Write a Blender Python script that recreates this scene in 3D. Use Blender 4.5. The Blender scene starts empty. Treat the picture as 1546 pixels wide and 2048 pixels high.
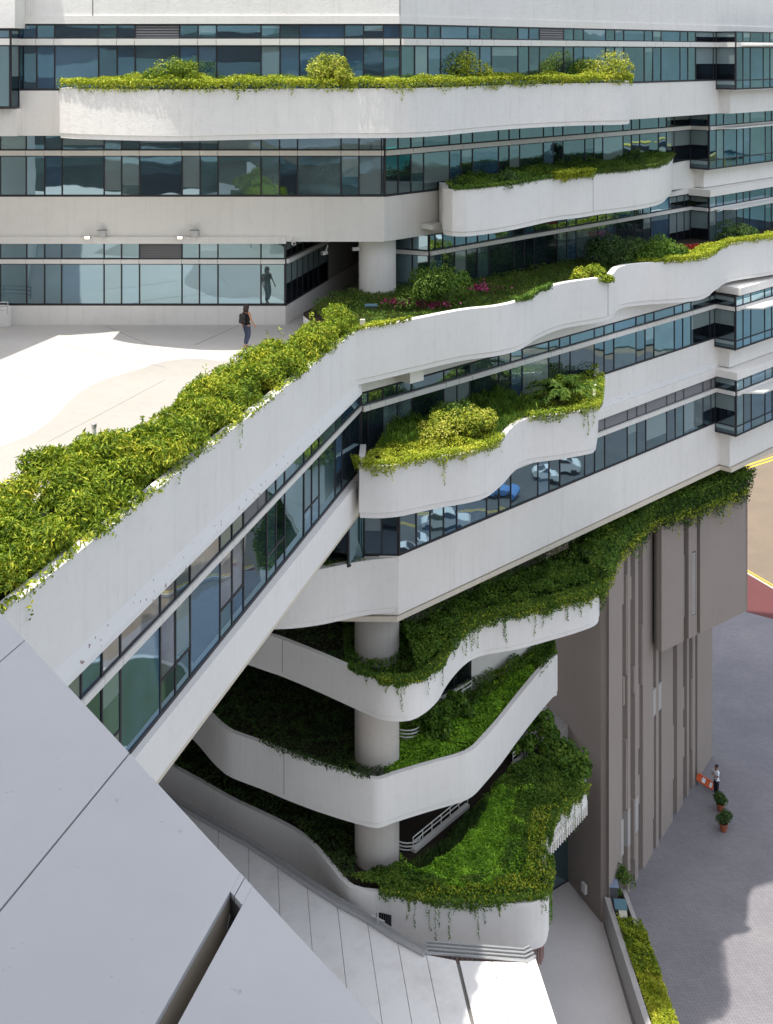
import bpy, bmesh, math, random
import numpy as np
from mathutils import Vector, Matrix, noise as mnoise

C = bpy.context.scene.collection
random.seed(7)
RNG = np.random.default_rng(11)
H = 41.5            # height of the eye above the plaza, metres
FOC, U0, V0 = 2400.0, 773.0, 105.0     # survey constants: focal length, centre column and horizon row of the photograph

# ---------------------------------------------------------------- camera
cam_data = bpy.data.cameras.new('camera')
cam = bpy.data.objects.new('camera', cam_data)
C.objects.link(cam)
cam.location = (0, 0, H)
cam.rotation_euler = (math.radians(90), 0, 0)
cam_data.sensor_fit = 'VERTICAL'
cam_data.sensor_height = 36.0
cam_data.lens = FOC / 2048.0 * 36.0
cam_data.shift_y = -(1024 - V0) / 2048.0
cam_data.clip_start = 0.3
cam_data.clip_end = 3000
bpy.context.scene.camera = cam

# ---------------------------------------------------------------- world, sun, exposure
SUN = Vector((-0.225, -0.105, 1.0)).normalized()
world = bpy.data.worlds.new('World')
bpy.context.scene.world = world
world.use_nodes = True
wn = world.node_tree.nodes
wl = world.node_tree.links
bg = wn['Background']
sky = wn.new('ShaderNodeTexSky')
sky.sky_type = 'NISHITA'
sky.sun_disc = False
sky.sun_elevation = math.asin(SUN.z)
sky.sun_rotation = math.atan2(SUN.x, SUN.y)
sky.altitude = 20
sky.air_density = 1.0
sky.dust_density = 2.2
sky.ozone_density = 1.0
hsv = wn.new('ShaderNodeHueSaturation')          # a hazy tropical sky, paler than the clear-air model
hsv.inputs['Saturation'].default_value = 0.42
wl.new(sky.outputs[0], hsv.inputs['Color']); wl.new(hsv.outputs[0], bg.inputs[0])
bg.inputs[1].default_value = 0.15
sun_data = bpy.data.lights.new('sun', 'SUN')
sun_data.energy = 2.25
sun_data.angle = math.radians(0.55)
sun_data.color = (1.0, 0.95, 0.87)
sun = bpy.data.objects.new('sun', sun_data)
C.objects.link(sun)
sun.rotation_euler = SUN.to_track_quat('Z', 'Y').to_euler()
sun.location = (0, 0, 120)
sc = bpy.context.scene
sc.view_settings.view_transform = 'Standard'
sc.view_settings.look = 'None'
sc.view_settings.exposure = 1.22
sc.view_settings.gamma = 1.0
sc.view_settings.use_curve_mapping = False
sc.render.engine = 'CYCLES'
sc.cycles.use_denoising = True
sc.cycles.max_bounces = 8
sc.cycles.diffuse_bounces = 5
sc.cycles.glossy_bounces = 4
sc.cycles.transmission_bounces = 3
sc.cycles.caustics_reflective = False
sc.cycles.caustics_refractive = False

# ---------------------------------------------------------------- survey helpers (plan positions from sight lines)
def P(u, v, z):                     # plan point of a sight line where it meets level z (z counted from eye height)
    Y = -z * FOC / (v - V0)
    return ((u - U0) / FOC * Y, Y)
def Pc(u, c):                       # ... where it meets the 45 degree facade line  y - x = c
    r = (u - U0) / FOC
    Y = c / (1 - r)
    return (r * Y, Y)
WX0, WK = -12.55, 0.266             # the wing's outer face:  x = WX0 + WK*y
def Pw(u):
    Y = WX0 / ((u - U0) / FOC - WK)
    return (WX0 + WK * Y, Y)
def zat(v, Y):
    return -(v - V0) / FOC * Y
def trace(z, pts):
    return [P(u, v, z) for u, v in pts]

# ---------------------------------------------------------------- materials
def mat(name, col, rough=0.6, spec=0.4):
    m = bpy.data.materials.new(name); m.use_nodes = True
    b = m.node_tree.nodes['Principled BSDF']
    b.inputs['Base Color'].default_value = (*col, 1)
    b.inputs['Roughness'].default_value = rough
    b.inputs['Specular IOR Level'].default_value = spec
    return m
def N(m, t, **kw):
    n = m.node_tree.nodes.new(t)
    for k, v in kw.items():
        if k in n.inputs: n.inputs[k].default_value = v
        else: setattr(n, k, v)
    return n
def L(m, a, b): m.node_tree.links.new(a, b)
def ramp(m, fac, stops):
    r = N(m, 'ShaderNodeValToRGB')
    e = r.color_ramp.elements
    while len(e) < len(stops): e.new(0.5)
    for el, (p, c) in zip(e, stops):
        el.position = p; el.color = (*c, 1)
    L(m, fac, r.inputs[0])
    return r.outputs[0]
def pos(m, scale=(1, 1, 1)):
    g = N(m, 'ShaderNodeNewGeometry')
    mp = N(m, 'ShaderNodeMapping'); mp.inputs['Scale'].default_value = scale
    L(m, g.outputs['Position'], mp.inputs[0])
    return mp.outputs[0]
def noise_tex(m, vec, scale, detail=4, rough=0.6):
    n = N(m, 'ShaderNodeTexNoise', Scale=scale, Detail=detail, Roughness=rough)
    L(m, vec, n.inputs['Vector'])
    return n.outputs[0]
def bump(m, height, strength=0.2, dist=0.02):
    b = N(m, 'ShaderNodeBump', Strength=strength, Distance=dist)
    L(m, height, b.inputs['Height'])
    L(m, b.outputs[0], m.node_tree.nodes['Principled BSDF'].inputs['Normal'])
    return b
def mixc(m, fac, a, b, mode='MIX'):
    n = N(m, 'ShaderNodeMix', data_type='RGBA', blend_type=mode)
    if hasattr(fac, 'links'): L(m, fac, n.inputs[0])
    else: n.inputs[0].default_value = fac
    for s, x in ((6, a), (7, b)):
        if hasattr(x, 'links'): L(m, x, n.inputs[s])
        else: n.inputs[s].default_value = (*x, 1)
    return n.outputs[2]

def plaster(name, a, b, rough=0.75, streak=0.5, bstr=0.25):
    m = mat(name, a, rough, 0.25)
    big = noise_tex(m, pos(m), 0.35, 3)
    c1 = ramp(m, big, [(0.35, b), (0.62, a)])
    st = noise_tex(m, pos(m, (2.2, 2.2, 0.10)), 1.6, 6, 0.7)       # weather streaks run down the wall
    c2 = ramp(m, st, [(0.30, tuple(x * (1 - 0.22 * streak) for x in b)), (0.48, a), (0.9, a)])
    col = mixc(m, 0.45, c1, c2)
    runs = ramp(m, noise_tex(m, pos(m, (4.5, 4.5, 0.22)), 1.5, 5, 0.75), [(0.0, (1, 1, 1)), (0.60, (1, 1, 1)), (0.78, tuple(1 - 0.30 * streak * q for q in (0.9, 1.0, 1.15)))])
    col = mixc(m, 1.0, col, runs, 'MULTIPLY')
    blot = ramp(m, noise_tex(m, pos(m), 2.6, 6, 0.8), [(0.30, tuple(1 - 0.16 * streak * q for q in (0.9, 1.0, 1.15))), (0.50, (1, 1, 1))])
    col = mixc(m, 1.0, col, blot, 'MULTIPLY')
    L(m, col, m.node_tree.nodes['Principled BSDF'].inputs['Base Color'])
    fine = noise_tex(m, pos(m), 7.0, 5, 0.65)
    bump(m, fine, bstr, 0.02)
    return m
M = {}
M['white'] = plaster('white_render', (0.80, 0.775, 0.735), (0.74, 0.715, 0.675), streak=0.35)
M['white_smooth'] = plaster('white_parapet_render', (0.80, 0.78, 0.75), (0.755, 0.735, 0.705), streak=0.38, bstr=0.14)
M['white_rough'] = plaster('white_stucco', (0.81, 0.79, 0.755), (0.745, 0.725, 0.69), streak=0.45, bstr=0.8)
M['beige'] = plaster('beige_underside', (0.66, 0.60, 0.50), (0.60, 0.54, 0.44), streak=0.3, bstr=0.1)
M['column'] = plaster('fair_faced_concrete', (0.56, 0.52, 0.475), (0.50, 0.465, 0.425), streak=0.6, bstr=0.12)
M['grey_wall'] = plaster('grey_render', (0.42, 0.40, 0.385), (0.36, 0.345, 0.33), streak=0.6, bstr=0.2)
M['brown'] = plaster('taupe_textured_coating', (0.325, 0.278, 0.248), (0.30, 0.257, 0.229), streak=0.3, bstr=0.6)
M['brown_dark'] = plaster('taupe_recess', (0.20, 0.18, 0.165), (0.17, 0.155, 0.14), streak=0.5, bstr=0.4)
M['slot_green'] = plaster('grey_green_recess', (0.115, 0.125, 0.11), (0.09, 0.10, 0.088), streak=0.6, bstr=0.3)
M['core'] = mat('dark_interior', (0.02, 0.022, 0.025), 0.9, 0.1)
M['frame'] = mat('dark_bronze_frame', (0.022, 0.022, 0.026), 0.45, 0.4)
M['alu'] = mat('white_aluminium_bar', (0.72, 0.70, 0.66), 0.4, 0.5)
M['louvre'] = mat('grey_louvre', (0.24, 0.235, 0.235), 0.5, 0.4)
M['louvre_pale'] = mat('pale_louvre', (0.42, 0.40, 0.385), 0.5, 0.4)
M['joint'] = mat('dark_sealant', (0.20, 0.19, 0.18), 0.9, 0.1)
M['joint_beige'] = mat('beige_sealant', (0.33, 0.29, 0.23), 0.9, 0.1)
M['soil'] = plaster('dark_soil', (0.035, 0.026, 0.018), (0.02, 0.016, 0.011), 0.95, 0.3, 1.0)
M['steel'] = mat('galvanised_steel', (0.5, 0.51, 0.52), 0.4, 0.5)
M['steel'].node_tree.nodes['Principled BSDF'].inputs['Metallic'].default_value = 0.6
M['dark_steel'] = mat('dark_grey_steel', (0.10, 0.10, 0.105), 0.5, 0.4)

# peeling paint: grey chips where the white coat has flaked away
m = mat('peeling_white_paint', (0.76, 0.75, 0.74), 0.8, 0.2)
nz = noise_tex(m, pos(m), 6.5, 3, 0.55)
col = ramp(m, nz, [(0.0, (0.76, 0.75, 0.74)), (0.665, (0.76, 0.75, 0.74)), (0.68, (0.30, 0.21, 0.21)), (1.0, (0.18, 0.17, 0.17))])
L(m, col, m.node_tree.nodes['Principled BSDF'].inputs['Base Color'])
M['peeling'] = m
# flat metal cladding
m = mat('pale_grey_cladding', (0.40, 0.405, 0.41), 0.55, 0.3)
c1 = ramp(m, noise_tex(m, pos(m), 0.5, 5, 0.7), [(0.3, (0.375, 0.376, 0.383)), (0.7, (0.415, 0.414, 0.417))])
sp = ramp(m, noise_tex(m, pos(m), 9.0, 2, 0.5), [(0.0, (1, 1, 1)), (0.72, (1, 1, 1)), (0.78, (0.8, 0.78, 0.76))])
L(m, mixc(m, 1.0, c1, sp, 'MULTIPLY'), m.node_tree.nodes['Principled BSDF'].inputs['Base Color'])
M['clad'] = m
m = mat('white_roof_sheet', (0.74, 0.735, 0.73), 0.55, 0.3)
c1 = ramp(m, noise_tex(m, pos(m), 0.8, 6, 0.75), [(0.25, (0.66, 0.645, 0.62)), (0.55, (0.80, 0.79, 0.775))])
L(m, c1, m.node_tree.nodes['Principled BSDF'].inputs['Base Color'])
M['roof_sheet'] = m

def glass(name, inner, refl=0.34, tint=(0.62, 0.86, 0.98), blind=(0.20, 0.25, 0.25), share=0.4):
    m = bpy.data.materials.new(name); m.use_nodes = True
    nt = m.node_tree; b = nt.nodes['Principled BSDF']
    b.inputs['Base Color'].default_value = (*inner, 1); b.inputs['Roughness'].default_value = 0.25
    b.inputs['Specular IOR Level'].default_value = 0.0
    # what lies behind the glass is uneven: blinds, desks, ceilings
    oi = N(m, 'ShaderNodeObjectInfo')
    g = N(m, 'ShaderNodeNewGeometry')
    add = N(m, 'ShaderNodeVectorMath', operation='ADD')
    sca = N(m, 'ShaderNodeVectorMath', operation='SCALE'); sca.inputs['Scale'].default_value = 40.0
    comb = N(m, 'ShaderNodeCombineXYZ')
    for i in range(3): L(m, oi.outputs['Random'], comb.inputs[i])
    L(m, comb.outputs[0], sca.inputs[0])
    L(m, g.outputs['Position'], add.inputs[0]); L(m, sca.outputs[0], add.inputs[1])
    nz = N(m, 'ShaderNodeTexNoise', Scale=0.55, Detail=3.0, Roughness=0.6)
    L(m, add.outputs[0], nz.inputs['Vector'])
    cr = ramp(m, nz.outputs[0], [(0.35, tuple(x * 0.45 for x in inner)), (0.65, tuple(x * 1.35 for x in inner))])
    # a roller blind behind some of the panes, drawn to a different height in each
    tc = N(m, 'ShaderNodeTexCoord'); sp = N(m, 'ShaderNodeSeparateXYZ'); L(m, tc.outputs['Object'], sp.inputs[0])
    wn_ = N(m, 'ShaderNodeTexWhiteNoise', noise_dimensions='1D'); L(m, oi.outputs['Random'], wn_.inputs['W'])
    th = N(m, 'ShaderNodeMapRange'); th.inputs['From Min'].default_value = 1 - share; th.inputs['From Max'].default_value = 1.0; th.inputs['To Min'].default_value = 0.5; th.inputs['To Max'].default_value = -0.55; th.clamp = True
    L(m, wn_.outputs['Value'], th.inputs['Value'])
    gt = N(m, 'ShaderNodeMath', operation='GREATER_THAN'); L(m, sp.outputs['Z'], gt.inputs[0]); L(m, th.outputs[0], gt.inputs[1])
    cr = mixc(m, gt.outputs[0], cr, blind)
    L(m, cr, b.inputs['Base Color'])
    wv = N(m, 'ShaderNodeTexNoise', Scale=0.75, Detail=1.0, Roughness=0.4)
    L(m, add.outputs[0], wv.inputs['Vector'])
    bp = N(m, 'ShaderNodeBump', Strength=0.4, Distance=0.011)
    L(m, wv.outputs[0], bp.inputs['Height'])
    gl = N(m, 'ShaderNodeBsdfGlossy', Roughness=0.015); gl.inputs['Color'].default_value = (*tint, 1)
    L(m, bp.outputs[0], gl.inputs['Normal'])
    lw = N(m, 'ShaderNodeLayerWeight', Blend=0.35)
    mr = N(m, 'ShaderNodeMapRange'); mr.inputs['To Min'].default_value = refl; mr.inputs['To Max'].default_value = 0.85
    L(m, lw.outputs['Fresnel'], mr.inputs['Value'])
    mx = N(m, 'ShaderNodeMixShader')
    L(m, mr.outputs[0], mx.inputs[0]); L(m, b.outputs[0], mx.inputs[1]); L(m, gl.outputs[0], mx.inputs[2])
    L(m, mx.outputs[0], nt.nodes['Material Output'].inputs['Surface'])
    return m
GL = [glass('glass_dark', (0.014, 0.022, 0.030), share=0.2), glass('glass_navy', (0.03, 0.07, 0.125), blind=(0.08, 0.14, 0.21)),
      glass('glass_teal', (0.045, 0.085, 0.088)), glass('glass_blind', (0.10, 0.15, 0.15)), glass('glass_black', (0.008, 0.009, 0.012), 0.10, share=0.0),
      glass('glass_pale', (0.17, 0.18, 0.19), 0.30, tint=(0.85, 0.95, 1.0), blind=(0.26, 0.27, 0.28))]

def leafmat(name, stops, trans=0.28, nscale=0.9, rough=0.6):
    m = mat(name, stops[1][1], rough, 0.22)
    nt = m.node_tree; b = nt.nodes['Principled BSDF']
    g = N(m, 'ShaderNodeNewGeometry')
    nz = noise_tex(m, pos(m), nscale, 3, 0.6)
    ma = N(m, 'ShaderNodeMath', operation='MULTIPLY_ADD'); ma.inputs[1].default_value = 0.60; 
    mb = N(m, 'ShaderNodeMath', operation='MULTIPLY_ADD'); mb.inputs[1].default_value = 0.95; mb.inputs[2].default_value = -0.28
    L(m, nz, mb.inputs[0]); L(m, g.outputs['Random Per Island'], ma.inputs[0]); L(m, mb.outputs[0], ma.inputs[2])
    col = ramp(m, ma.outputs[0], stops)
    L(m, col, b.inputs['Base Color'])
    tr = N(m, 'ShaderNodeBsdfTranslucent')
    L(m, mixc(m, 0.5, col, (0.9, 1.0, 0.35), 'MULTIPLY'), tr.inputs['Color'])
    mx = N(m, 'ShaderNodeMixShader'); mx.inputs[0].default_value = trans
    L(m, b.outputs[0], mx.inputs[1]); L(m, tr.outputs[0], mx.inputs[2])
    L(m, mx.outputs[0], nt.nodes['Material Output'].inputs['Surface'])
    return m
LF = {}
LF['hedge'] = leafmat('hedge_leaf', [(0.05, (0.049, 0.094, 0.011)), (0.35, (0.138, 0.222, 0.017)), (0.6, (0.292, 0.380, 0.028)), (0.92, (0.648, 0.601, 0.068))])
LF['lime'] = leafmat('lime_leaf', [(0.05, (0.068, 0.111, 0.013)), (0.3, (0.203, 0.273, 0.019)), (0.6, (0.405, 0.468, 0.031)), (0.92, (0.675, 0.624, 0.088))])
LF['green'] = leafmat('bright_green_leaf', [(0.05, (0.066, 0.148, 0.019)), (0.4, (0.182, 0.370, 0.029)), (0.7, (0.315, 0.592, 0.043)), (0.95, (0.566, 0.828, 0.072))])
LF['mid'] = leafmat('mid_green_leaf', [(0.05, (0.034, 0.076, 0.013)), (0.4, (0.081, 0.174, 0.020)), (0.7, (0.142, 0.253, 0.035)), (0.95, (0.356, 0.401, 0.052))])
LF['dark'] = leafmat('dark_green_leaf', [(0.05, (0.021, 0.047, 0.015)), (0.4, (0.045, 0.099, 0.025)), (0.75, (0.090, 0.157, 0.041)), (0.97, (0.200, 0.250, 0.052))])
LF['variegated'] = leafmat('yellow_variegated_leaf', [(0.05, (0.061, 0.111, 0.013)), (0.3, (0.176, 0.247, 0.019)), (0.55, (0.405, 0.429, 0.037)), (0.85, (0.750, 0.715, 0.163))])
LF['grass'] = leafmat('grass_blade', [(0.05, (0.051, 0.085, 0.027)), (0.4, (0.111, 0.178, 0.041)), (0.75, (0.203, 0.270, 0.055)), (0.97, (0.405, 0.389, 0.093))])
LF['sunny'] = leafmat('sun_brightened_leaf', [(0.05, (0.12, 0.20, 0.02)), (0.3, (0.34, 0.42, 0.03)), (0.6, (0.60, 0.62, 0.06)), (0.9, (0.78, 0.70, 0.14))], trans=0.4)  # leaf colour brightened to stand in for sun that misses this bed
LF['shrub'] = leafmat('shrub_leaf', [(0.05, (0.022, 0.05, 0.010)), (0.35, (0.06, 0.125, 0.016)), (0.65, (0.11, 0.19, 0.025)), (0.92, (0.23, 0.30, 0.05))])
LF['pink'] = leafmat('pink_petal', [(0.1, (0.28, 0.03, 0.09)), (0.5, (0.50, 0.06, 0.20)), (0.9, (0.68, 0.16, 0.36))])
LF['red'] = leafmat('red_petal', [(0.1, (0.30, 0.02, 0.02)), (0.5, (0.50, 0.04, 0.03)), (0.9, (0.62, 0.12, 0.06))])
LF['brown'] = leafmat('dry_reddish_leaf', [(0.1, (0.05, 0.03, 0.02)), (0.5, (0.12, 0.065, 0.04)), (0.9, (0.2, 0.12, 0.06))])
M['bark'] = plaster('bark', (0.10, 0.075, 0.05), (0.06, 0.045, 0.03), 0.9)

# ---------------------------------------------------------------- mesh helpers
def link(name, me, m=None, parent=None, loc=None):
    o = bpy.data.objects.new(name, me); C.objects.link(o)
    if m is not None and me is not None and len(me.materials) == 0: me.materials.append(m)
    if parent is not None:
        o.parent = parent
        if loc is None: loc = -parent_world(parent)
    if loc is not None: o.location = loc
    return o
def parent_world(p):
    v = Vector((0, 0, 0))
    while p is not None:
        v += p.location; p = p.parent
    return v
def tag(o, label=None, cat=None, group=None, kind=None):
    if label: o['label'] = label
    if cat: o['category'] = cat
    if group: o['group'] = group
    if kind: o['kind'] = kind
    return o
def thing(name, label, cat, loc=(0, 0, 0), group=None):
    o = bpy.data.objects.new(name, None); C.objects.link(o)
    o.location = loc; o.empty_display_size = 0.3
    return tag(o, label, cat, group)

class MB:
    """collects shapes in world coordinates (z from eye level unless raw) and links them as one mesh object"""
    def __init__(self): self.v = []; self.f = []
    def quad(self, a, b, c, d):
        n = len(self.v); self.v += [tuple(a), tuple(b), tuple(c), tuple(d)]; self.f.append((n, n + 1, n + 2, n + 3))
    def prism(self, poly, z0, z1, z1s=None):
        n = len(self.v); k = len(poly)
        self.v += [(x, y, z0 + H) for x, y in poly] + [(x, y, z1 + H) for x, y in poly]
        self.f.append(tuple(range(n + k - 1, n - 1, -1))); self.f.append(tuple(range(n + k, n + 2 * k)))
        for i in range(k):
            j = (i + 1) % k
            self.f.append((n + i, n + j, n + k + j, n + k + i))
        return self
    def obox(self, c, d, sx, sy, z0, z1):
        """box centred on plan point c, sx along unit direction d, sy across"""
        d = Vector(d).normalized(); n = Vector((-d.y, d.x)); c = Vector(c)
        p = [c - d * sx / 2 - n * sy / 2, c + d * sx / 2 - n * sy / 2, c + d * sx / 2 + n * sy / 2, c - d * sx / 2 + n * sy / 2]
        return self.prism([(q.x, q.y) for q in p], z0, z1)
    def sweep(self, pts, prof, side=1, closed=False):
        """profile [(offset to the inside, z)] swept along the plan line pts; side=+1: inside is to the left of travel"""
        pts = [Vector(p) for p in pts]; k = len(prof); n0 = len(self.v); m = len(pts)
        for i, p in enumerate(pts):
            a = pts[max(i - 1, 0)]; b = pts[min(i + 1, m - 1)]
            d1 = (p - a); d2 = (b - p)
            if d1.length < 1e-6: d1 = d2
            if d2.length < 1e-6: d2 = d1
            d1 = d1.normalized(); d2 = d2.normalized()
            n1 = Vector((-d1.y, d1.x)); n2 = Vector((-d2.y, d2.x))
            nn = (n1 + n2)
            nn = nn.normalized() if nn.length > 1e-6 else n1
            sc_ = 1.0 / max(0.5, nn.dot(n1))
            for off, z in prof:
                q = p + nn * off * side * sc_
                self.v.append((q.x, q.y, z + H))
        for i in range(m - 1):
            for j in range(k):
                j2 = (j + 1) % k
                f = (n0 + i * k + j, n0 + (i + 1) * k + j, n0 + (i + 1) * k + j2, n0 + i * k + j2)
                self.f.append(f if side < 0 else f[::-1])
        self.f.append(tuple(n0 + j for j in range(k))); self.f.append(tuple(n0 + (m - 1) * k + j for j in range(k - 1, -1, -1)))
        return self
    def tube(self, pts, r, seg=8, r1=None):
        pts = [Vector(p) for p in pts]; n0 = len(self.v); m = len(pts)
        for i, p in enumerate(pts):
            t = (pts[min(i + 1, m - 1)] - pts[max(i - 1, 0)]).normalized()
            a = t.orthogonal().normalized(); b = t.cross(a)
            rr = r if r1 is None else r + (r1 - r) * i / max(1, m - 1)
            for s in range(seg):
                w = 2 * math.pi * s / seg
                self.v.append(tuple(p + a * math.cos(w) * rr + b * math.sin(w) * rr))
        for i in range(m - 1):
            for s in range(seg):
                s2 = (s + 1) % seg
                self.f.append((n0 + i * seg + s, n0 + i * seg + s2, n0 + (i + 1) * seg + s2, n0 + (i + 1) * seg + s))
        self.f.append(tuple(n0 + s for s in range(seg - 1, -1, -1))); self.f.append(tuple(n0 + (m - 1) * seg + s for s in range(seg)))
        return self
    def lathe(self, c, prof, seg=24):
        """profile [(radius, z raw)] about the vertical through c"""
        n0 = len(self.v); k = len(prof)
        for r, z in prof:
            for s in range(seg):
                w = 2 * math.pi * s / seg
                self.v.append((c[0] + r * math.cos(w), c[1] + r * math.sin(w), z))
        for i in range(k - 1):
            for s in range(seg):
                s2 = (s + 1) % seg
                self.f.append((n0 + i * seg + s, n0 + i * seg + s2, n0 + (i + 1) * seg + s2, n0 + (i + 1) * seg + s))
        self.f.append(tuple(n0 + s for s in range(seg - 1, -1, -1))); self.f.append(tuple(n0 + (k - 1) * seg + s for s in range(seg)))
        return self
    def build(self, name, m, parent=None, smooth=False, bevel=0.0, kind=None):
        me = bpy.data.meshes.new(name); me.from_pydata(self.v, [], self.f); me.validate(clean_customdata=False)
        bm = bmesh.new(); bm.from_mesh(me)
        bmesh.ops.recalc_face_normals(bm, faces=bm.faces)
        if bevel > 0:
            es = [e for e in bm.edges if len(e.link_faces) == 2 and e.calc_face_angle(0) > 0.6]
            bmesh.ops.bevel(bm, geom=es, offset=bevel, segments=2, affect='EDGES', profile=0.6, clamp_overlap=True)
        bm.to_mesh(me); bm.free()
        if smooth:
            me.polygons.foreach_set('use_smooth', [True] * len(me.polygons))
            try: me.set_sharp_from_angle(angle=math.radians(38))
            except Exception: pass
        o = link(name, me, m, parent)
        if kind: o['kind'] = kind
        return o

def crom(pts, step=0.3):
    """smooth line through the plan points; a repeated point keeps a corner sharp"""
    out = []; runs = []; cur = [pts[0]]
    for p in pts[1:]:
        if abs(p[0] - cur[-1][0]) + abs(p[1] - cur[-1][1]) < 1e-6:
            if len(cur) > 1: runs.append(cur)
            cur = [p]
        else: cur.append(p)
    if len(cur) > 1: runs.append(cur)
    for r in runs:
        q = [Vector(p) for p in r]
        q = [q[0] * 2 - q[1]] + q + [q[-1] * 2 - q[-2]]
        for i in range(1, len(q) - 2):
            a, b, c, d = q[i - 1], q[i], q[i + 1], q[i + 2]
            n = max(1, int((c - b).length / step)) if len(r) > 2 else 1
            for k in range(n):
                t = k / n
                out.append(0.5 * ((2 * b) + (c - a) * t + (2 * a - 5 * b + 4 * c - d) * t * t + (3 * b - a - 3 * c + d) * t ** 3))
        out.append(q[-2])
    res = [out[0]]
    for p in out[1:]:
        if (p - res[-1]).length > 1e-4: res.append(p)
    return [(p.x, p.y) for p in res]
def resample(pts, n):
    a = np.array(pts, float); d = np.r_[0, np.cumsum(np.hypot(*np.diff(a, axis=0).T))]
    t = np.linspace(0, d[-1], n)
    return [(float(x), float(y)) for x, y in zip(np.interp(t, d, a[:, 0]), np.interp(t, d, a[:, 1]))]
def offset(pts, off):
    pts = [Vector(p) for p in pts]; out = []
    for i, p in enumerate(pts):
        t = (pts[min(i + 1, len(pts) - 1)] - pts[max(i - 1, 0)]).normalized()
        q = p + Vector((-t.y, t.x)) * off
        out.append((q.x, q.y))
    return out
def plen(pts): return sum(math.dist(a, b) for a, b in zip(pts, pts[1:]))

# ---------------------------------------------------------------- foliage helpers
def leaf_mesh(name, p, n, size, aspect, jit=0.35, stretch=None, droop=0.0):
    """one mesh of many small folded leaves: p centres (N,3), n outward directions (N,3)"""
    N_ = len(p)
    n = n + RNG.normal(0, jit, (N_, 3)); n /= np.linalg.norm(n, axis=1)[:, None] + 1e-9
    r = RNG.normal(0, 1, (N_, 3)); r[:, 2] -= droop
    t = r - n * np.sum(r * n, axis=1)[:, None]; t /= np.linalg.norm(t, axis=1)[:, None] + 1e-9
    if stretch is not None:
        t = stretch + RNG.normal(0, 0.3, (N_, 3)); t /= np.linalg.norm(t, axis=1)[:, None]
    s = np.cross(n, t); s /= np.linalg.norm(s, axis=1)[:, None] + 1e-9
    ln = size * RNG.uniform(0.65, 1.3, N_)[:, None]; wd = ln * aspect
    up = n * ln * 0.10
    v = np.empty((N_, 4, 3))
    v[:, 0] = p - t * ln * 0.5
    v[:, 1] = p + s * wd * 0.5 + up - t * ln * 0.05
    v[:, 2] = p + t * ln * 0.5 - up
    v[:, 3] = p - s * wd * 0.5 + up - t * ln * 0.05
    me = bpy.data.meshes.new(name)
    me.vertices.add(4 * N_); me.vertices.foreach_set('co', v.reshape(-1))
    me.loops.add(6 * N_); me.polygons.add(2 * N_)
    b = (np.arange(N_) * 4)[:, None]
    li = (b + np.array([[0, 1, 2, 0, 2, 3]])).reshape(-1)
    me.loops.foreach_set('vertex_index', li.astype(np.int32))
    me.polygons.foreach_set('loop_start', (np.arange(2 * N_) * 3).astype(np.int32))
    me.polygons.foreach_set('loop_total', np.full(2 * N_, 3, np.int32))
    me.update(calc_edges=True); me.validate()
    return me
def nz2(x, y, f):
    return np.array([mnoise.noise(Vector((a * f, b * f, 3.1))) for a, b in zip(x, y)]) * 0.5 + 0.5
def clump_points(c, r, n, up=0.15):
    d = RNG.normal(0, 1, (n, 3)); d /= np.linalg.norm(d, axis=1)[:, None]
    d[:, 2] = np.abs(d[:, 2]) * 1.0 - RNG.uniform(0, 0.55, n)
    d /= np.linalg.norm(d, axis=1)[:, None]
    rr = RNG.uniform(0.70, 1.06, n)[:, None]
    p = np.array(c)[None] + d * np.array(r)[None] * rr
    nn = d + np.array([0, 0, 0.45 + up])[None]
    return p, nn / np.linalg.norm(nn, axis=1)[:, None]
def bed_points(outer, inner, z, n, hgt, t0=0.0, t1=1.0, s0=0.0, s1=1.0, freq=1.4, edge=True):
    k = 160
    a = np.array(resample(outer, k)); b = np.array(resample(inner, k))
    s = RNG.uniform(s0, s1, n * 2); t = RNG.uniform(t0, t1, n * 2)
    i = np.clip((s * (k - 1)).astype(int), 0, k - 2); f = (s * (k - 1) - i)[:, None]
    pa = a[i] * (1 - f) + a[i + 1] * f; pb = b[i] * (1 - f) + b[i + 1] * f
    wgt = np.hypot(*(pb - pa).T); keep = RNG.uniform(0, wgt.max() + 1e-6, len(wgt)) < wgt      # even cover where the bed widens
    pa, pb, t, s = pa[keep][:n], pb[keep][:n], t[keep][:n], s[keep][:n]
    q = pa * (1 - t[:, None]) + pb * t[:, None]
    hh = hgt * (0.25 + 0.95 * nz2(q[:, 0], q[:, 1], freq)) * RNG.uniform(0.6, 1.05, len(q))
    p = np.c_[q, z + H + hh]
    nn = np.zeros((len(q), 3)); nn[:, 2] = 1.0
    nn[:, :2] = RNG.normal(0, 0.3, (len(q), 2))
    return p, nn
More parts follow.
